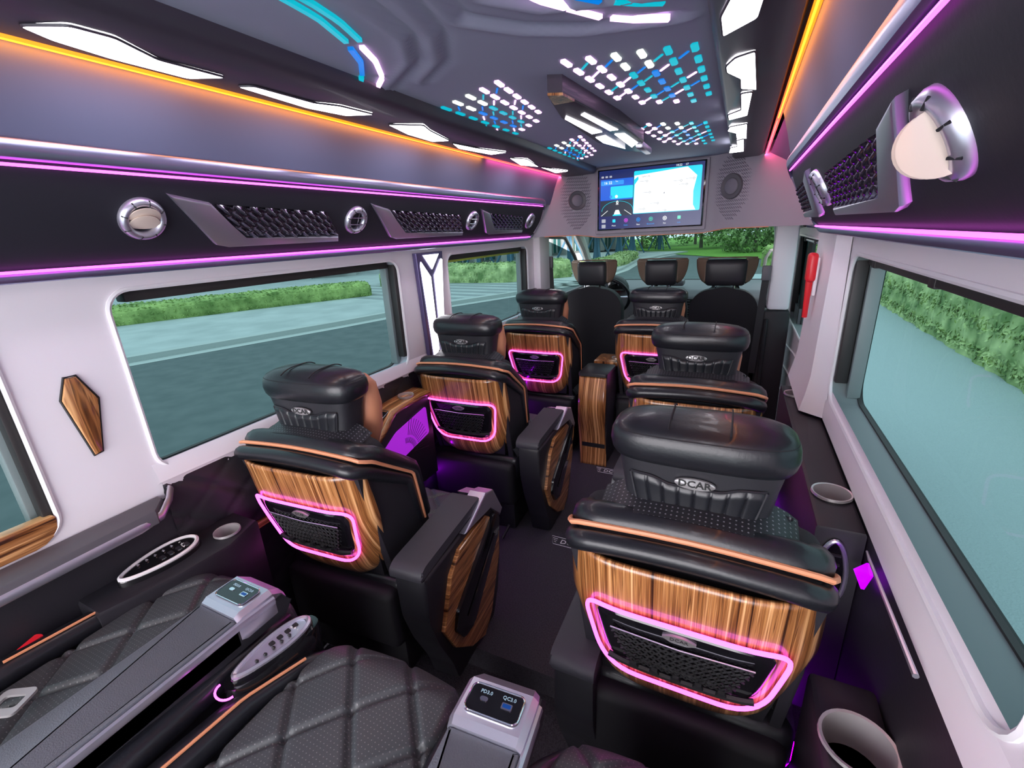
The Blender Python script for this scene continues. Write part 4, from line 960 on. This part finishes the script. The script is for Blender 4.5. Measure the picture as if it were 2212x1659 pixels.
def bench_arm(x, y, z, label, rz=0):
    t = thing('usb_console', label, 'armrest', (x, y, z), rz, 'usb armrests of the rear seats')
    hx_ = .062
    bm = B(); slab(bm, rrect(-hx_, hx_, -.70, -.10, .006, 3), lambda a, b, h: Vector((a, b, h)), -.06, .0, .010); obj('arm_pad', bm, M['pad'], t)
    bm = B(); slab(bm, [(-.70, -.075), (.0, -.075), (.02, -.05), (.0, -.02), (-.70, -.02)], lambda a, b, h: Vector((h, a, b)), -.058, .062); obj('arm_underside', bm, M['leather2'], t)
    bm = B()
    rg = [[Vector((sx * w_, yy, zz)) for sx, zz in ((-1, zb_), (-1, zt - .010), (-.86, zt), (.86, zt), (1, zt - .010), (1, zb_))] for yy, w_, zt, zb_ in ((-.102, .0625, .004, -.05), (-.09, .064, .010, -.055), (-.02, .063, .008, -.055), (.005, .056, -.012, -.055), (.018, .048, -.035, -.055))]
    loft(bm, rg); obj('silver_end_cap', bm, M['satin'], t, ang=25)
    bm = B(); tube(bm, [(.066, -.70, -.016), (.066, -.10, -.012), (.064, -.02, -.018)], .010, 8, ry=.006); obj('silver_side_rail', bm, M['satin'], t)
    u = bpy.data.objects.new('usb_socket', None); COL.objects.link(u); u.parent = t; u.location = (0, -.052, .0115)
    bm = B(); slab(bm, rrect(-.046, .046, -.026, .022, .010, 4), lambda a, b, h: Vector((a, b, h)), -.004, .001); obj('socket_plate', bm, M['gloss'], u)
    bm = B(); tube(bm, [(a, b, .001) for a, b in rrect(-.046, .046, -.026, .022, .010, 4)], .0014, 5, True); obj('socket_rim', bm, M['chrome'], u)
    bm = B(); slab(bm, rrect(-.026, -.012, -.006, .002, .004, 3), lambda a, b, h: Vector((a, b, h)), .001, .0022); slab(bm, rrect(.012, .030, -.008, .003, .002, 3), lambda a, b, h: Vector((a, b, h)), .001, .0022); obj('port_frames', bm, M['chrome'], u)
    bm = B(); slab(bm, rrect(.014, .028, -.005, .001, .001, 2), lambda a, b, h: Vector((a, b, h)), .0022, .0028); obj('usb_tongue', bm, em('usb_blue', (.0, .10, .55), .5), u)
    text('PD3.0', .0085, lambda a, b, z: Vector((-.019 + a, .010 + b, .0013 + z)), 'socket_print', em('print_pale_blue', (.5, .7, .9), .6), u)
    text('QC3.0', .0085, lambda a, b, z: Vector((.021 + a, .011 + b, .0013 + z)), 'socket_print', MATS['print_pale_blue'], u)
    return t
bench_arm(-.395, .505, .72, 'grey rear armrest with silver usb end cap on the left')
bench_arm(.238, .510, .72, 'rear armrest with silver usb end cap at the bottom centre', radians(4))
t = thing('remote_holder', 'glossy seat controller standing between the left usb armrest and the middle rear seat', 'controller', (-.278, .430, .640), radians(-6))
bm = B(); rg = [sell(.031 * k, .100 * k2, 0, 0, z, 3, 28) for k, k2, z in ((.8, .9, -.2), (1, 1, -.06), (1.08, 1.02, -.01), (1, 1, .0))]; loft(bm, rg); obj('holder_body', bm, M['gloss'], t)
pad_oval(t, lambda a, b, h: Vector((-b, a, .003 + h)), .082, .026, 'control_pad', False)
bm = B(); tube(bm, [(.024 * cos(q), -.100 + .018 * sin(q), -.005) for q in [pi + pi * k / 10 for k in range(11)]], .0022, 5); obj('violet_rim', bm, M['ring'], t)
t = thing('seat_belt_buckle', 'red push button of a seat belt buckle beside the lower left seat', 'buckle', (-.790, .215, .650), radians(25))
bm = B(); box(bm, -.012, .014, -.03, .03, -.10, -.004, .004); obj('buckle_body', bm, M['black'], t)
bm = B(); box(bm, -.009, .009, -.026, .026, -.006, .004, .004); obj('red_button', bm, em('red_button', (.9, .02, .04), .6), t)
t = thing('seat_belt_tongue', 'pale metal seat belt tongue at the lower left edge', 'belt tongue', (-.610, .135, .668), radians(30))
bm = B(); o_ = rrect(-.03, .03, -.028, .028, .010, 4); i_ = rrect(-.018, .020, -.012, .014, .006, 4)
for h0 in (0,):
    vo = [[bm.verts.new((a, b, z)) for a, b in o_] for z in (0, .005)]; vi = [[bm.verts.new((a, b, z)) for a, b in i_] for z in (0, .005)]; n = len(o_)
    for k in range(n):
        j = (k + 1) % n
        for (p, q) in ((0, 0), (1, 1)): bm.faces.new((vo[p][k], vo[p][j], vi[q][j], vi[q][k]))
        bm.faces.new((vo[0][k], vo[0][j], vo[1][j], vo[1][k])); bm.faces.new((vi[0][k], vi[0][j], vi[1][j], vi[1][k]))
obj('metal_tongue', bm, M['steel'], t)
bm = B(); box(bm, -.10, -.02, -.022, .022, -.004, .003, .002); obj('belt_webbing', bm, M['black'], t)

# ------------------------------------------------------------------ walnut console in the aisle
t = thing('aisle_console', 'walnut waterfall console with black lid between the third row seats', 'console', (-.205, 2.60, 0))
def wf(u, v):
    x = -.085 + .17 * u; z = .60 - .60 * v; return Vector((x + .008 * sin(v * 7), -.02 - .040 * sin(v * pi * 2.0) * (1 - .2 * v) - .02 * sin(pi * v), z))
bm = B(); grid(bm, wf, 10, 40); o = obj('walnut_front', bm, M['woodx'], t); o.modifiers.new('s', 'SOLIDIFY').thickness = .012
bm = B(); box(bm, -.085, .085, .0, .55, 0, .60, .01); obj('console_body', bm, M['leather2'], t)
bm = B(); slab(bm, rrect(-.09, .09, -.03, .20, .015), lambda a, b, h: Vector((a, b, h)), .602, .622, .004); obj('black_lid', bm, M['leather2'], t)
bm = B(); slab(bm, rrect(-.07, .13, .24, .44, .01), lambda a, b, h: Vector((a, b, h)), .60, .625, .004); obj('walnut_top', bm, M['woody'], t)
cup(t, .06, .34, .628, .03, .03)

# ================================================================== CAB
def cab_seat(x, y, w, hw, label, top=1.005, wing=.185):
    t = thing('cab_seat', label, 'seat', (x, y, 0), 0, 'front cab seats')
    bm = B(); pts = arch(w, top, .25, .15, taper=.01, crown=.015); slab(bm, pts, lambda a, b, h: Vector((a, -.10 * (b - .5) + .02 + h, b)), .0, .12, .035); obj('seat_back', bm, M['side'], t, ang=60)
    bm = B(); box(bm, -w * .92, w * .92, .05, .55, .30, .45, .05, 3); obj('seat_cushion', bm, M['leather2'], t)
    bm = B(); box(bm, -w * .8, w * .8, .08, .5, 0, .32, .02); obj('seat_base', bm, M['black'], t)
    for s in (-1, 1): bm = B(); tube(bm, [(s * .06, .0, top - .03), (s * .06, -.005, 1.06)], .007, 8); obj('headrest_post', bm, M['chrome'], t)
    bm = B(); rg = [sell(hw * k, .045 * k2, 0, yy, z, 5, 36) for z, k, k2, yy in ((1.03, .86, .6, .0), (1.04, .96, .9, .0), (1.07, 1, 1, -.005), (1.17, 1.02, 1, -.012), (1.20, 1.0, .9, -.012), (1.212, .9, .5, -.01))]; loft(bm, rg)
    h = obj('headrest', bm, M['leather2'], t, ang=60)
    for s in (-1, 1):
        def wg(u, v):
            a = -1 + 2 * v; z = 1.135 + .080 * a; wx = (wing - hw) * max(.0, 1 - ((1 - v) * 1.0) ** 2.2) ** .6
            return Vector((s * (hw * .90 + wx * u), .0 + .05 * u + .012 * sin(pi * v), z))
        bm = B(); grid(bm, wg, 8, 12); o = obj('headrest_wing', bm, M['brown'], t); sm = o.modifiers.new('s', 'SOLIDIFY'); sm.thickness = .022
    bm = B(); tube(bm, [(-wing * .95, .04, 1.216), (-hw * .9, -.01, 1.222), (hw * .9, -.01, 1.222), (wing * .95, .04, 1.216)], .005, 6); obj('brown_edge', bm, M['brown'], t)
    return t
cab_seat(-.505, 3.6, .235, .112, 'black driver seat with winged headrest in front of the steering wheel')
cab_seat(.015, 3.62, .195, .112, 'black middle cab seat with winged headrest in front of the dashboard')
cab_seat(.455, 3.6, .225, .130, 'black passenger cab seat on the right with winged headrest', wing=.20)
bm = B(); box(bm, -.30, .70, 3.14, 3.30, .02, .43, .012); t = thing('walnut_shelf', 'low walnut shelf box behind the front cab seats', 'shelf', (0, 0, 0)); obj('shelf_body', bm, M['woodz'], t)
cup(t, .60, 3.22, .436, .032, .02)
# dashboard
t = thing('dashboard', 'grey dashboard below the windscreen', 'dashboard', (0, 4.55, 0))
bm = B(); slab(bm, roundpoly([(-.28, .60), (-.22, .84), (-.12, .895), (.42, .93), (.42, .30), (-.18, .30)], .03, 4), lambda a, b, h: Vector((h, a, b)), -.86, .86, .01); obj('dash_body', bm, M['cab'], t)
bm = B(); box(bm, -.05, .10, -.12, .02, .925, .975, .015); obj('dash_top_tray', bm, M['cab'], t)
bm = B(); rg = [[Vector((-.56 + .17 * cos(q) * k, yy, .90 + .13 * sin(q) * k)) for q in [pi * j / 16 for j in range(17)]] for yy, k in ((-.30, 1.0), (-.10, 1.0), (-.05, .8))]; loft(bm, rg, False); o = obj('instrument_cowl', bm, M['black'], t); o.modifiers.new('s', 'SOLIDIFY').thickness = .012
bm = B(); box(bm, -.70, -.42, -.12, -.10, .86, .98, .004); obj('instrument_cluster', bm, M['gloss'], t)
bm = B(); box(bm, -.50, -.47, -.125, -.119, .895, .900); obj('red_indicator', bm, em('red_tell_tale', (1, .02, .05), 3), t)
for x in (.13, .80):
    bm = B(); slab(bm, [(-.055, -.14), (.05, -.14), (.07, .07), (-.06, .07)], lambda a, b, h, x=x: Vector((x + a, -.245 + .05 * (b - .0) - h, .76 + b)), .0, .012); v_ = obj('dash_vent', bm, M['black'], t)
    bm = B()
    for k in range(8): tube(bm, [(x - .045, -.262 + .05 * (-.10 + k * .022), .66 + k * .022), (x + .045, -.262 + .05 * (-.10 + k * .022), .66 + k * .022)], .003, 5)
    obj('vent_slats', bm, M['cab'], v_)
bm = B(); tube(bm, [(.19, -.27, .64), (.205, -.26, .80)], .006, 6); obj('silver_trim', bm, M['satin'], t)
bm = B(); box(bm, -.12, .14, -.27, -.20, .40, .60, .02); obj('walnut_inlay', bm, M['woodx'], t)
t = thing('steering_wheel', 'black steering wheel right of the driver headrest', 'steering wheel', (-.50, 4.10, .87)); t.rotation_euler = (radians(-62), 0, 0)
n = 40; bm = B(); tube(bm, [(.185 * cos(2 * pi * k / n), .185 * sin(2 * pi * k / n), 0) for k in range(n)], .014, 10, True); obj('wheel_rim', bm, M['leather'], t)
bm = B(); rg = [sell(.055, .045, 0, -.01, z, 2.5, 24) for z in (-.05, -.01)]; loft(bm, rg); obj('wheel_hub', bm, M['leather2'], t)
for a in (0, pi, -pi / 2):
    bm = B(); tube(bm, [(.04 * cos(a), .04 * sin(a), -.02), (.18 * cos(a), .18 * sin(a), 0)], .010, 6); obj('wheel_spoke', bm, M['satin'], t)
bm = B(); tube(bm, [(0, 0, -.03), (0, 0, -.30)], .03, 10); obj('steering_column', bm, M['black'], t)
# windscreen, pillars, doors
bm = B(); quadp(bm, (-.80, 4.08, 1.44), (.80, 4.08, 1.44), (.90, 5.0, .93), (-.90, 5.0, .93)); o = struct('window_6', bm, M['fglass'], smooth=False)
for nm, s in (('trim_16', -1), ('trim_17', 1)):
    bm = B(); tube(bm, [(s * .76, 3.95, 1.47), (s * .80, 4.3, 1.32), (s * .89, 5.0, .93)], .055, 8, ry=.035); struct(nm + 'a' if False else ('trim_pillar_left' if s < 0 else 'trim_pillar_right'), bm, M['cream'])
    bm = B(); tube(bm, [(s * .88, 3.45, 1.42), (s * .86, 3.95, 1.40), (s * .90, 4.35, 1.22), (s * .93, 4.78, .90), (s * .93, 4.78, .4)], .018, 8); tube(bm, [(s * .93, 3.46, 1.42), (s * .93, 3.46, .4)], .022, 8)
    bm2 = B(); slab(bm2, [(3.44, .90), (4.95, .90), (4.95, -.2), (3.44, -.2)], lambda a, b, h, s=s: Vector((s * h, a, b)), .91, .95); d_ = struct('door_%d' % (2 if s < 0 else 3), bm2, M['cab'])
    obj('door_frame', bm, M['rubber'], d_)
    bm = B(); quadp(bm, (s * .93, 3.46, .90), (s * .93, 4.78, .90), (s * .90, 4.35, 1.24), (s * .90, 3.46, 1.42)); obj('door_glass', bm, M['fglass'], d_, smooth=False)
bm = B(); slab(bm, [(4.95, .90), (5.0, .93), (5.0, -.2), (4.95, -.2)], lambda a, b, h: Vector((h, a, b)), -.95, .95); struct('wall_front', bm, M['black'])
t = thing('grab_handle', 'cream grab handle on the windscreen pillar beside the passenger seat', 'handle', (.77, 4.15, 1.10))
bm = B(); tube(bm, [(.02, .0, .14), (-.03, -.02, .13), (-.055, -.03, .08), (-.06, -.02, -.02), (-.03, 0, -.06), (.02, .02, -.06)], .013, 8); obj('handle_bar', bm, M['cream'], t)
t = thing('seat_belt', 'black seat belt hanging on the right pillar by the passenger seat', 'belt', (.69, 3.27, 1.12))
bm = B(); slab(bm, [(-.02, .0), (.02, .0), (.0, -.62), (-.04, -.62)], lambda a, b, h: Vector((a, -.012 + h, b)), 0, .004); obj('belt_webbing', bm, M['black'], t, smooth=False)
bm = B(); box(bm, -.025, .025, -.02, .0, -.02, .07, .006); obj('belt_guide', bm, M['cab'], t)
t = thing('seat_belt', 'black seat belt on the left pillar beside the driver seat', 'belt', (-.80, 3.44, 1.2))
bm = B(); slab(bm, [(-.02, .0), (.02, .0), (.05, -.62), (.01, -.62)], lambda a, b, h: Vector((a, .0 + h, b)), 0, .004); obj('belt_webbing', bm, M['black'], t, smooth=False)
bm = B(); box(bm, -.025, .025, -.015, .01, -.02, .07, .006); obj('belt_guide', bm, M['cab'], t)
t = thing('wing_mirror', 'silver wing mirror outside the driver window', 'mirror', (-1.22, 4.35, .82))
bm = B(); rg = [sell(.09 * k, .05 * k, 0, 0, z, 3.5, 28) for z, k in ((-.14, .7), (-.12, 1), (.10, 1), (.13, .7))]; loft(bm, rg); obj('mirror_housing', bm, M['satin'], t)
bm = B(); tube(bm, [(.05, 0, -.05), (.26, .02, -.05)], .02, 8); obj('mirror_arm', bm, M['black'], t)
t = thing('wing_mirror', 'wing mirror outside the passenger window on the right', 'mirror', (1.24, 4.55, .86))
bm = B(); rg = [sell(.09 * k, .05 * k, 0, 0, z, 3.5, 28) for z, k in ((-.14, .7), (-.12, 1), (.10, 1), (.13, .7))]; loft(bm, rg); obj('mirror_housing', bm, M['satin'], t)
bm = B(); tube(bm, [(-.05, 0, -.05), (-.29, .02, -.05)], .02, 8); obj('mirror_arm', bm, M['black'], t)

# ================================================================== OUTSIDE
M['road'] = varied('asphalt', (.095, .125, .130), (.125, .155, .16), 3, .9, bump=.1)
M['pave'] = varied('pale_paving', (.40, .45, .45), (.50, .55, .55), 1.2, .85, bump=.0)
M['pave2'] = mat('grey_paving_band', (.30, .34, .35), .85)
M['kerb'] = mat('granite_kerb', (.48, .52, .51), .8, bump=(30, .1, .01))
M['grass'] = varied('lawn', (.10, .26, .03), (.20, .42, .06), 6, .95)
M['leafh'] = varied('hedge_leaves', (.13, .24, .05), (.42, .58, .18), 2.0, .7, bump=0, detail=8)
M['leafh2'] = varied('clipped_hedge_leaves', (.15, .26, .08), (.62, .74, .34), 2.5, .7, bump=0, detail=8)
M['leaft'] = varied('tree_leaves', (.08, .16, .05), (.28, .42, .16), .7, .8, bump=0, detail=8)
M['bark'] = mat('tree_bark', (.16, .14, .12), .9)
M['prop'] = mat('blue_grey_tree_prop', (.05, .14, .22), .7)
M['facade'] = mat('pale_stone_facade', (.46, .47, .46), .8)
M['dglass'] = mat('dark_shop_glass', (.02, .09, .09), .12)
ZG = -.65; ZP = -.53
kerb = [(-13.5, -6), (-11.7, .6), (-10.4, 4.37), (-8.9, 8.6), (-7.9, 12.0), (-6.6, 14.8), (-5.2, 19.5), (-4.95, 24.5), (-5.3, 30), (-4.6, 35.5), (-3.2, 40)]
bm = B(); quadp(bm, (-40, -12, ZG), (40, -12, ZG), (40, 90, ZG), (-40, 90, ZG)); bmesh.ops.subdivide_edges(bm, edges=bm.edges, cuts=6, use_grid_fill=True); tag(obj('road', bm, M['road'], smooth=False), 'dark asphalt road running past the van and curving ahead', 'road', kind='structure')
K = [Vector((a, b, 0)) for a, b in kerb]
def off(d):
    out = []
    for i, p in enumerate(K):
        q = (K[min(i + 1, len(K) - 1)] - K[max(i - 1, 0)]).normalized(); out.append(p + Vector((-q.y, q.x, 0)) * d)
    return out
bm = B(); a0, a1 = off(0), off(.22)
for i in range(len(K) - 1):
    quadp(bm, a0[i] + Vector((0, 0, ZG)), a0[i + 1] + Vector((0, 0, ZG)), a0[i + 1] + Vector((0, 0, ZP)), a0[i] + Vector((0, 0, ZP)))
    quadp(bm, a0[i] + Vector((0, 0, ZP)), a0[i + 1] + Vector((0, 0, ZP)), a1[i + 1] + Vector((0, 0, ZP)), a1[i] + Vector((0, 0, ZP)))
b0, b1 = off(-.35), off(0)
for i in range(len(K) - 1): quadp(bm, b0[i] + Vector((0, 0, ZG + .004)), b0[i + 1] + Vector((0, 0, ZG + .004)), b1[i + 1] + Vector((0, 0, ZG + .004)), b1[i] + Vector((0, 0, ZG + .004)))
tag(obj('kerb', bm, M['kerb'], smooth=False), 'pale granite kerb along the left side of the road', 'kerb', kind='structure')
bm = B(); a2 = off(.22)
for i in range(len(K) - 1):
    quadp(bm, a2[i] + Vector((0, 0, ZP)), a2[i + 1] + Vector((0, 0, ZP)), Vector((-45, a2[i + 1].y + 12, ZP)), Vector((-45, a2[i].y + 12, ZP)))
pv = tag(obj('pavement', bm, M['pave'], smooth=False), 'pale paved area behind the left kerb', 'pavement', kind='structure')
bm = B()
for k in range(9):
    y = 13.4 + .75 * k; quadp(bm, (-17 + .4 * k, y, ZP + .004), (-8.4 + .45 * k - .0, y - 1.2, ZP + .004), (-8.2 + .45 * k, y - .85, ZP + .004), (-17 + .4 * k, y + .35, ZP + .004))

obj('paving_bands', bm, M['pave2'], pv, smooth=False)
bm = B(); box(bm, 1.9, 9, -10, 22, ZG - .1, ZG + .10); quadp(bm, (1.0, -10, ZG + .006), (1.9, -10, ZG + .006), (1.9, 22, ZG + .006), (1.0, 22, ZG + .006)); tag(obj('pavement', bm, mat('blue_grey_paving', (.42, .50, .52), .9, bump=(60, .5, .02)), smooth=False), 'wide pale pavement beside the van on the right', 'pavement', kind='structure')

def foliage(bm, pts_fn, n, size, rng, up=.3):
    for _ in range(n):
        p, nn = pts_fn(rng); nn = (nn + Vector((rng.uniform(-.8, .8), rng.uniform(-.8, .8), rng.uniform(-.5, .9)))).normalized()
        a = nn.orthogonal().normalized(); a.rotate(Matrix.Rotation(rng.uniform(0, 6.28), 3, nn)); b = nn.cross(a); s_ = size * rng.uniform(.6, 1.3)
        bm.faces.new([bm.verts.new(p + a * s_ * x + b * s_ * .6 * y) for x, y in ((-1, 0), (0, -.8), (1, 0), (0, .8))])
def hedge(path, width, z0, h, m, label, leaf=.05, dens=220, seed=1, name='hedge', bump=.03):
    rng = random.Random(seed); bm = B(); P_ = [Vector((a, b, 0)) for a, b in path]; prof = [(-1, 0), (-1.02, .3), (-1, .75), (-.85, .95), (-.5, 1.0), (0, 1.02), (.5, 1.0), (.85, .95), (1, .75), (1.02, .3), (1, 0)]
    L_ = sum((b - a).length for a, b in zip(P_[:-1], P_[1:])); n = max(4, int(L_ / .14)); C2 = resample(P_, n); rows = []
    for i, c in enumerate(C2):
        d = (C2[min(i + 1, n)] - C2[max(i - 1, 0)]).normalized(); nn = Vector((d.y, -d.x, 0)); e = .72 if i in (0, n) else 1
        rows.append([bm.verts.new(c + nn * (a * width / 2 * e + rng.uniform(-bump, bump)) + Vector((0, 0, z0 + b * h * (e if b > .5 else 1) + (rng.uniform(-bump, bump) if b > .2 else 0)))) for a, b in prof])
    for A, Bq in zip(rows[:-1], rows[1:]):
        for k in range(len(prof) - 1): bm.faces.new((A[k], A[k + 1], Bq[k + 1], Bq[k]))
    for r_ in (rows[0], rows[-1]): bm.faces.new(r_)
    bm.faces.ensure_lookup_table(); F = [(f.calc_center_median(), f.normal.copy(), [v.co.copy() for v in f.verts]) for f in bm.faces]; bm.normal_update()
    F = []
    for f in bm.faces: F += [([v.co.copy() for v in f.verts], f.normal.copy())] * max(1, int(f.calc_area() * 6))
    def fn(r):
        vs_, nn = r.choice(F); w = [r.random() for _ in vs_]; s_ = sum(w); p = sum((v * q for v, q in zip(vs_, w)), Vector()) / s_; return p + nn * r.uniform(-.02, leaf * .8), nn
    foliage(bm, fn, int(L_ * (h * 2 + width) * dens), leaf, rng)
    return tag(obj(name, bm, m, smooth=False), label, 'hedge')
hedge([(-19.0, 1.5), (-16.6, 6.0), (-14.7, 10.0), (-12.6, 13.9)], 1.5, ZP, .50, M['leafh'], 'long bright green hedge seen through the large left window', .040, 300, 1)
hedge([(-14.2, 16.6), (-11.8, 18.2), (-8.6, 18.4), (-6.6, 20.6)], 1.2, ZP, .78, M['leafh2'], 'green hedge seen through the smaller left window in front of the building', .06, 120, 2)
hedge([(-6.4, 22.5), (-5.9, 27), (-6.4, 33)], 1.3, ZP, .45, M['leafh2'], 'low hedge left of the road seen through the windscreen', .08, 60, 3)
hedge([(4.35, 1.5), (4.35, 9), (4.4, 16), (4.6, 22)], 1.5, ZG + .1, 1.05, M['leafh2'], 'tall clipped hedge along the pavement on the right of the van', .040, 520, 4)
hedge([(1.6, 26.5), (6, 25.8), (12, 24)], 1.6, ZG, .95, M['leafh'], 'bright clipped hedge ahead on the right beyond the road', .09, 60, 5)
bm = B(); quadp(bm, (-3.4, 37, ZG + .03), (1.0, 31, ZG + .03), (14, 27, ZG + .03), (40, 90, ZG + .03)); quadp(bm, (-3.4, 37, ZG + .03), (40, 90, ZG + .03), (-30, 90, ZG + .03), (-5.2, 40, ZG + .03)); tag(obj('lawn', bm, M['grass'], smooth=False), 'bright lawn beyond the bend of the road ahead', 'lawn', kind='structure')
def tree(x, y, h, r, label, seed, m='leaft', props=False, n=2600, crown0=.35, z0=ZP, group='trees beside the road ahead'):
    rng = random.Random(seed); t = thing('tree', label, 'tree', (x, y, z0), 0, group)
    bm = B(); tube(bm, [(0, 0, 0), (rng.uniform(-.1, .1), 0, h * .35), (rng.uniform(-.2, .2), rng.uniform(-.2, .2), h * .8)], [.16, .12, .04], 8)
    for k in range(7):
        a = rng.uniform(0, 6.28); z = h * rng.uniform(.3, .6); tube(bm, [(0, 0, z), (cos(a) * r * .4, sin(a) * r * .4, z + h * .15), (cos(a) * r * .75, sin(a) * r * .75, z + h * .25)], [.05, .035, .015], 5)
    obj('trunk', bm, M['bark'], t)
    bm = B(); cl = [(Vector((rng.uniform(-1, 1) * r * .7, rng.uniform(-1, 1) * r * .7, h * rng.uniform(crown0, .95))), r * rng.uniform(.3, .5)) for _ in range(14)]
    def fn(q):
        c, rr = q.choice(cl); d = Vector((q.gauss(0, 1), q.gauss(0, 1), q.gauss(0, 1))).normalized(); return c + d * rr * q.uniform(.6, 1), d
    foliage(bm, fn, n, .16, rng); obj('crown', bm, M[m], t, smooth=False)
    if props:
        for k in range(4):
            a = k * pi / 2 + .5; bm = B(); tube(bm, [(cos(a) * 1.0, sin(a) * 1.0, 0), (cos(a) * .12, sin(a) * .12, 1.75)], .055, 6); obj('wooden_prop', bm, M['prop'], t)
        bm = B(); tube(bm, [(0, 0, 0), (0, 0, 1.9)], .17, 8); obj('trunk_wrap', bm, M['prop'], t)
    return t
tree(-9.2, 20.0, 4.6, 1.6, 'propped young tree outside the driver window', 21, props=True, n=1500, crown0=.5)
tree(-11.2, 20.6, 4.6, 1.6, 'propped tree in front of the building seen through the smaller left window', 22, props=True, n=1500, crown0=.5)
tree(-7.6, 24.0, 4.8, 1.7, 'propped tree left of the driver headrest in the windscreen', 23, props=True, n=1800, crown0=.48)
tree(-7.4, 28.5, 4.8, 1.8, 'second propped tree along the road above the driver headrest', 24, props=True, n=1800, crown0=.45)
tree(-7.2, 33.5, 5.0, 2.0, 'third propped tree along the road between driver and middle headrests', 25, props=True, n=2200, crown0=.42)
tree(-7.4, 39.0, 5.4, 2.3, 'fourth propped tree farther along the road', 26, props=True, n=2400, crown0=.38)
tree(-6.0, 44.0, 5.6, 2.6, 'far tree above the middle headrest', 27, props=True, n=2600, crown0=.33)
tree(-2.6, 45.0, 5.0, 2.6, 'small round tree on the lawn at the bend', 28, n=2600, crown0=.25)
R_ = random.Random(5)
for k, (x, y, h, r) in enumerate(((-9, 52, 8, 4.5), (-4, 56, 9, 5), (1, 50, 8.5, 4.5), (4.2, 44, 8, 4.2), (1.5, 38.5, 4.2, 2.6), (5.5, 36, 7.5, 3.6), (8.5, 33, 8, 3.8), (9.5, 42, 9, 4.6), (12.5, 34, 9, 4.5), (13, 24, 7, 3.4), (10.8, 19, 6.5, 3.2), (10.5, 12.5, 6, 3), (10.5, 6.5, 6, 3), (4.8, 31.0, 2.6, 2.0), (8.6, 28.4, 2.6, 2.0), (-14, 58, 9, 5), (-1.5, 60, 10, 5.5), (5.5, 55, 10, 5.5), (12, 50, 10, 5.5))):
    place = ['behind the bend on the far left', 'behind the bend left of the middle headrest', 'behind the bend above the middle headrest', 'in the tree line right of the screen middle', 'small and pale in front of the tree line', 'in the tree line above the passenger headrest', 'in the tree line right of the passenger headrest', 'deep in the tree line on the right', 'at the right edge of the windscreen', 'outside the sliding door window', 'behind the right hedge, farther one', 'behind the right hedge, middle one', 'behind the right hedge, nearest one', 'low and bushy at the lawn edge ahead', 'low and bushy behind the bright clipped hedge', 'in the back row far left', 'in the back row centre', 'in the back row right of centre', 'in the back row far right'][k]
    tree(x, y, h, r, 'dense green tree ' + place, 40 + k, n=4200 if h > 5 else 2600, crown0=.10, z0=ZG, group='dense trees ahead and to the right')
t = thing('lamp_post', 'dark lamp post among the trees at the right of the windscreen', 'lamp post', (3.55, 30, ZG))
bm = B(); tube(bm, [(0, 0, 0), (0, 0, 6)], .10, 10); obj('post', bm, M['prop'], t)
def building(label, x0, y0, x1, y1, h, nb, seed):
    A = Vector((x0, y0, 0)); Bq = Vector((x1, y1, 0)); d = (Bq - A).normalized(); nn = Vector((d.y, -d.x, 0)); Ln = (Bq - A).length
    t = thing('building', label, 'building', (x0, y0, ZP)); Q = lambda a, b, c: d * a + nn * b + Vector((0, 0, c))
    def bx(name, a0, a1, b0, b1, c0, c1, m):
        bm = B(); slab(bm, [(a0, c0), (a1, c0), (a1, c1), (a0, c1)], lambda a, c, h: Q(a, h, c), b0, b1); return obj(name, bm, M[m], t, smooth=False)
    bx('wall', 0, Ln, -6, -.4, 0, h, 'facade'); w = Ln / nb
    for k in range(nb):
        g = bx('window', k * w + .5, (k + 1) * w - .5, -.4, -.2, .2, 2.6, 'dglass')
        bm = B()
        for q in (.33, .66): slab(bm, [(k * w + .5 + (w - 1) * q - .04, .2), (k * w + .5 + (w - 1) * q + .04, .2), (k * w + .5 + (w - 1) * q + .04, 2.6), (k * w + .5 + (w - 1) * q - .04, 2.6)], lambda a, c, h: Q(a, h, c), -.2, -.14)
        obj('mullion', bm, M['facade'], g, smooth=False)
        bx('column', k * w - .35, k * w + .35, -.4, .3, 0, 3.0, 'facade')
        bx('window', k * w + .5, (k + 1) * w - .5, -.4, -.2, 3.8, 6.4, 'dglass')
    bx('canopy', -.5, Ln + .5, -.4, .9, 3.0, 3.4, 'facade')
building('long pale building with dark shop windows on the left of the road', -17.5, 27, -10.0, 50, 8.5, 9, 1)
building('pale building wing seen through the smaller left window', -34, 11, -20.5, 21.5, 8.5, 6, 2)
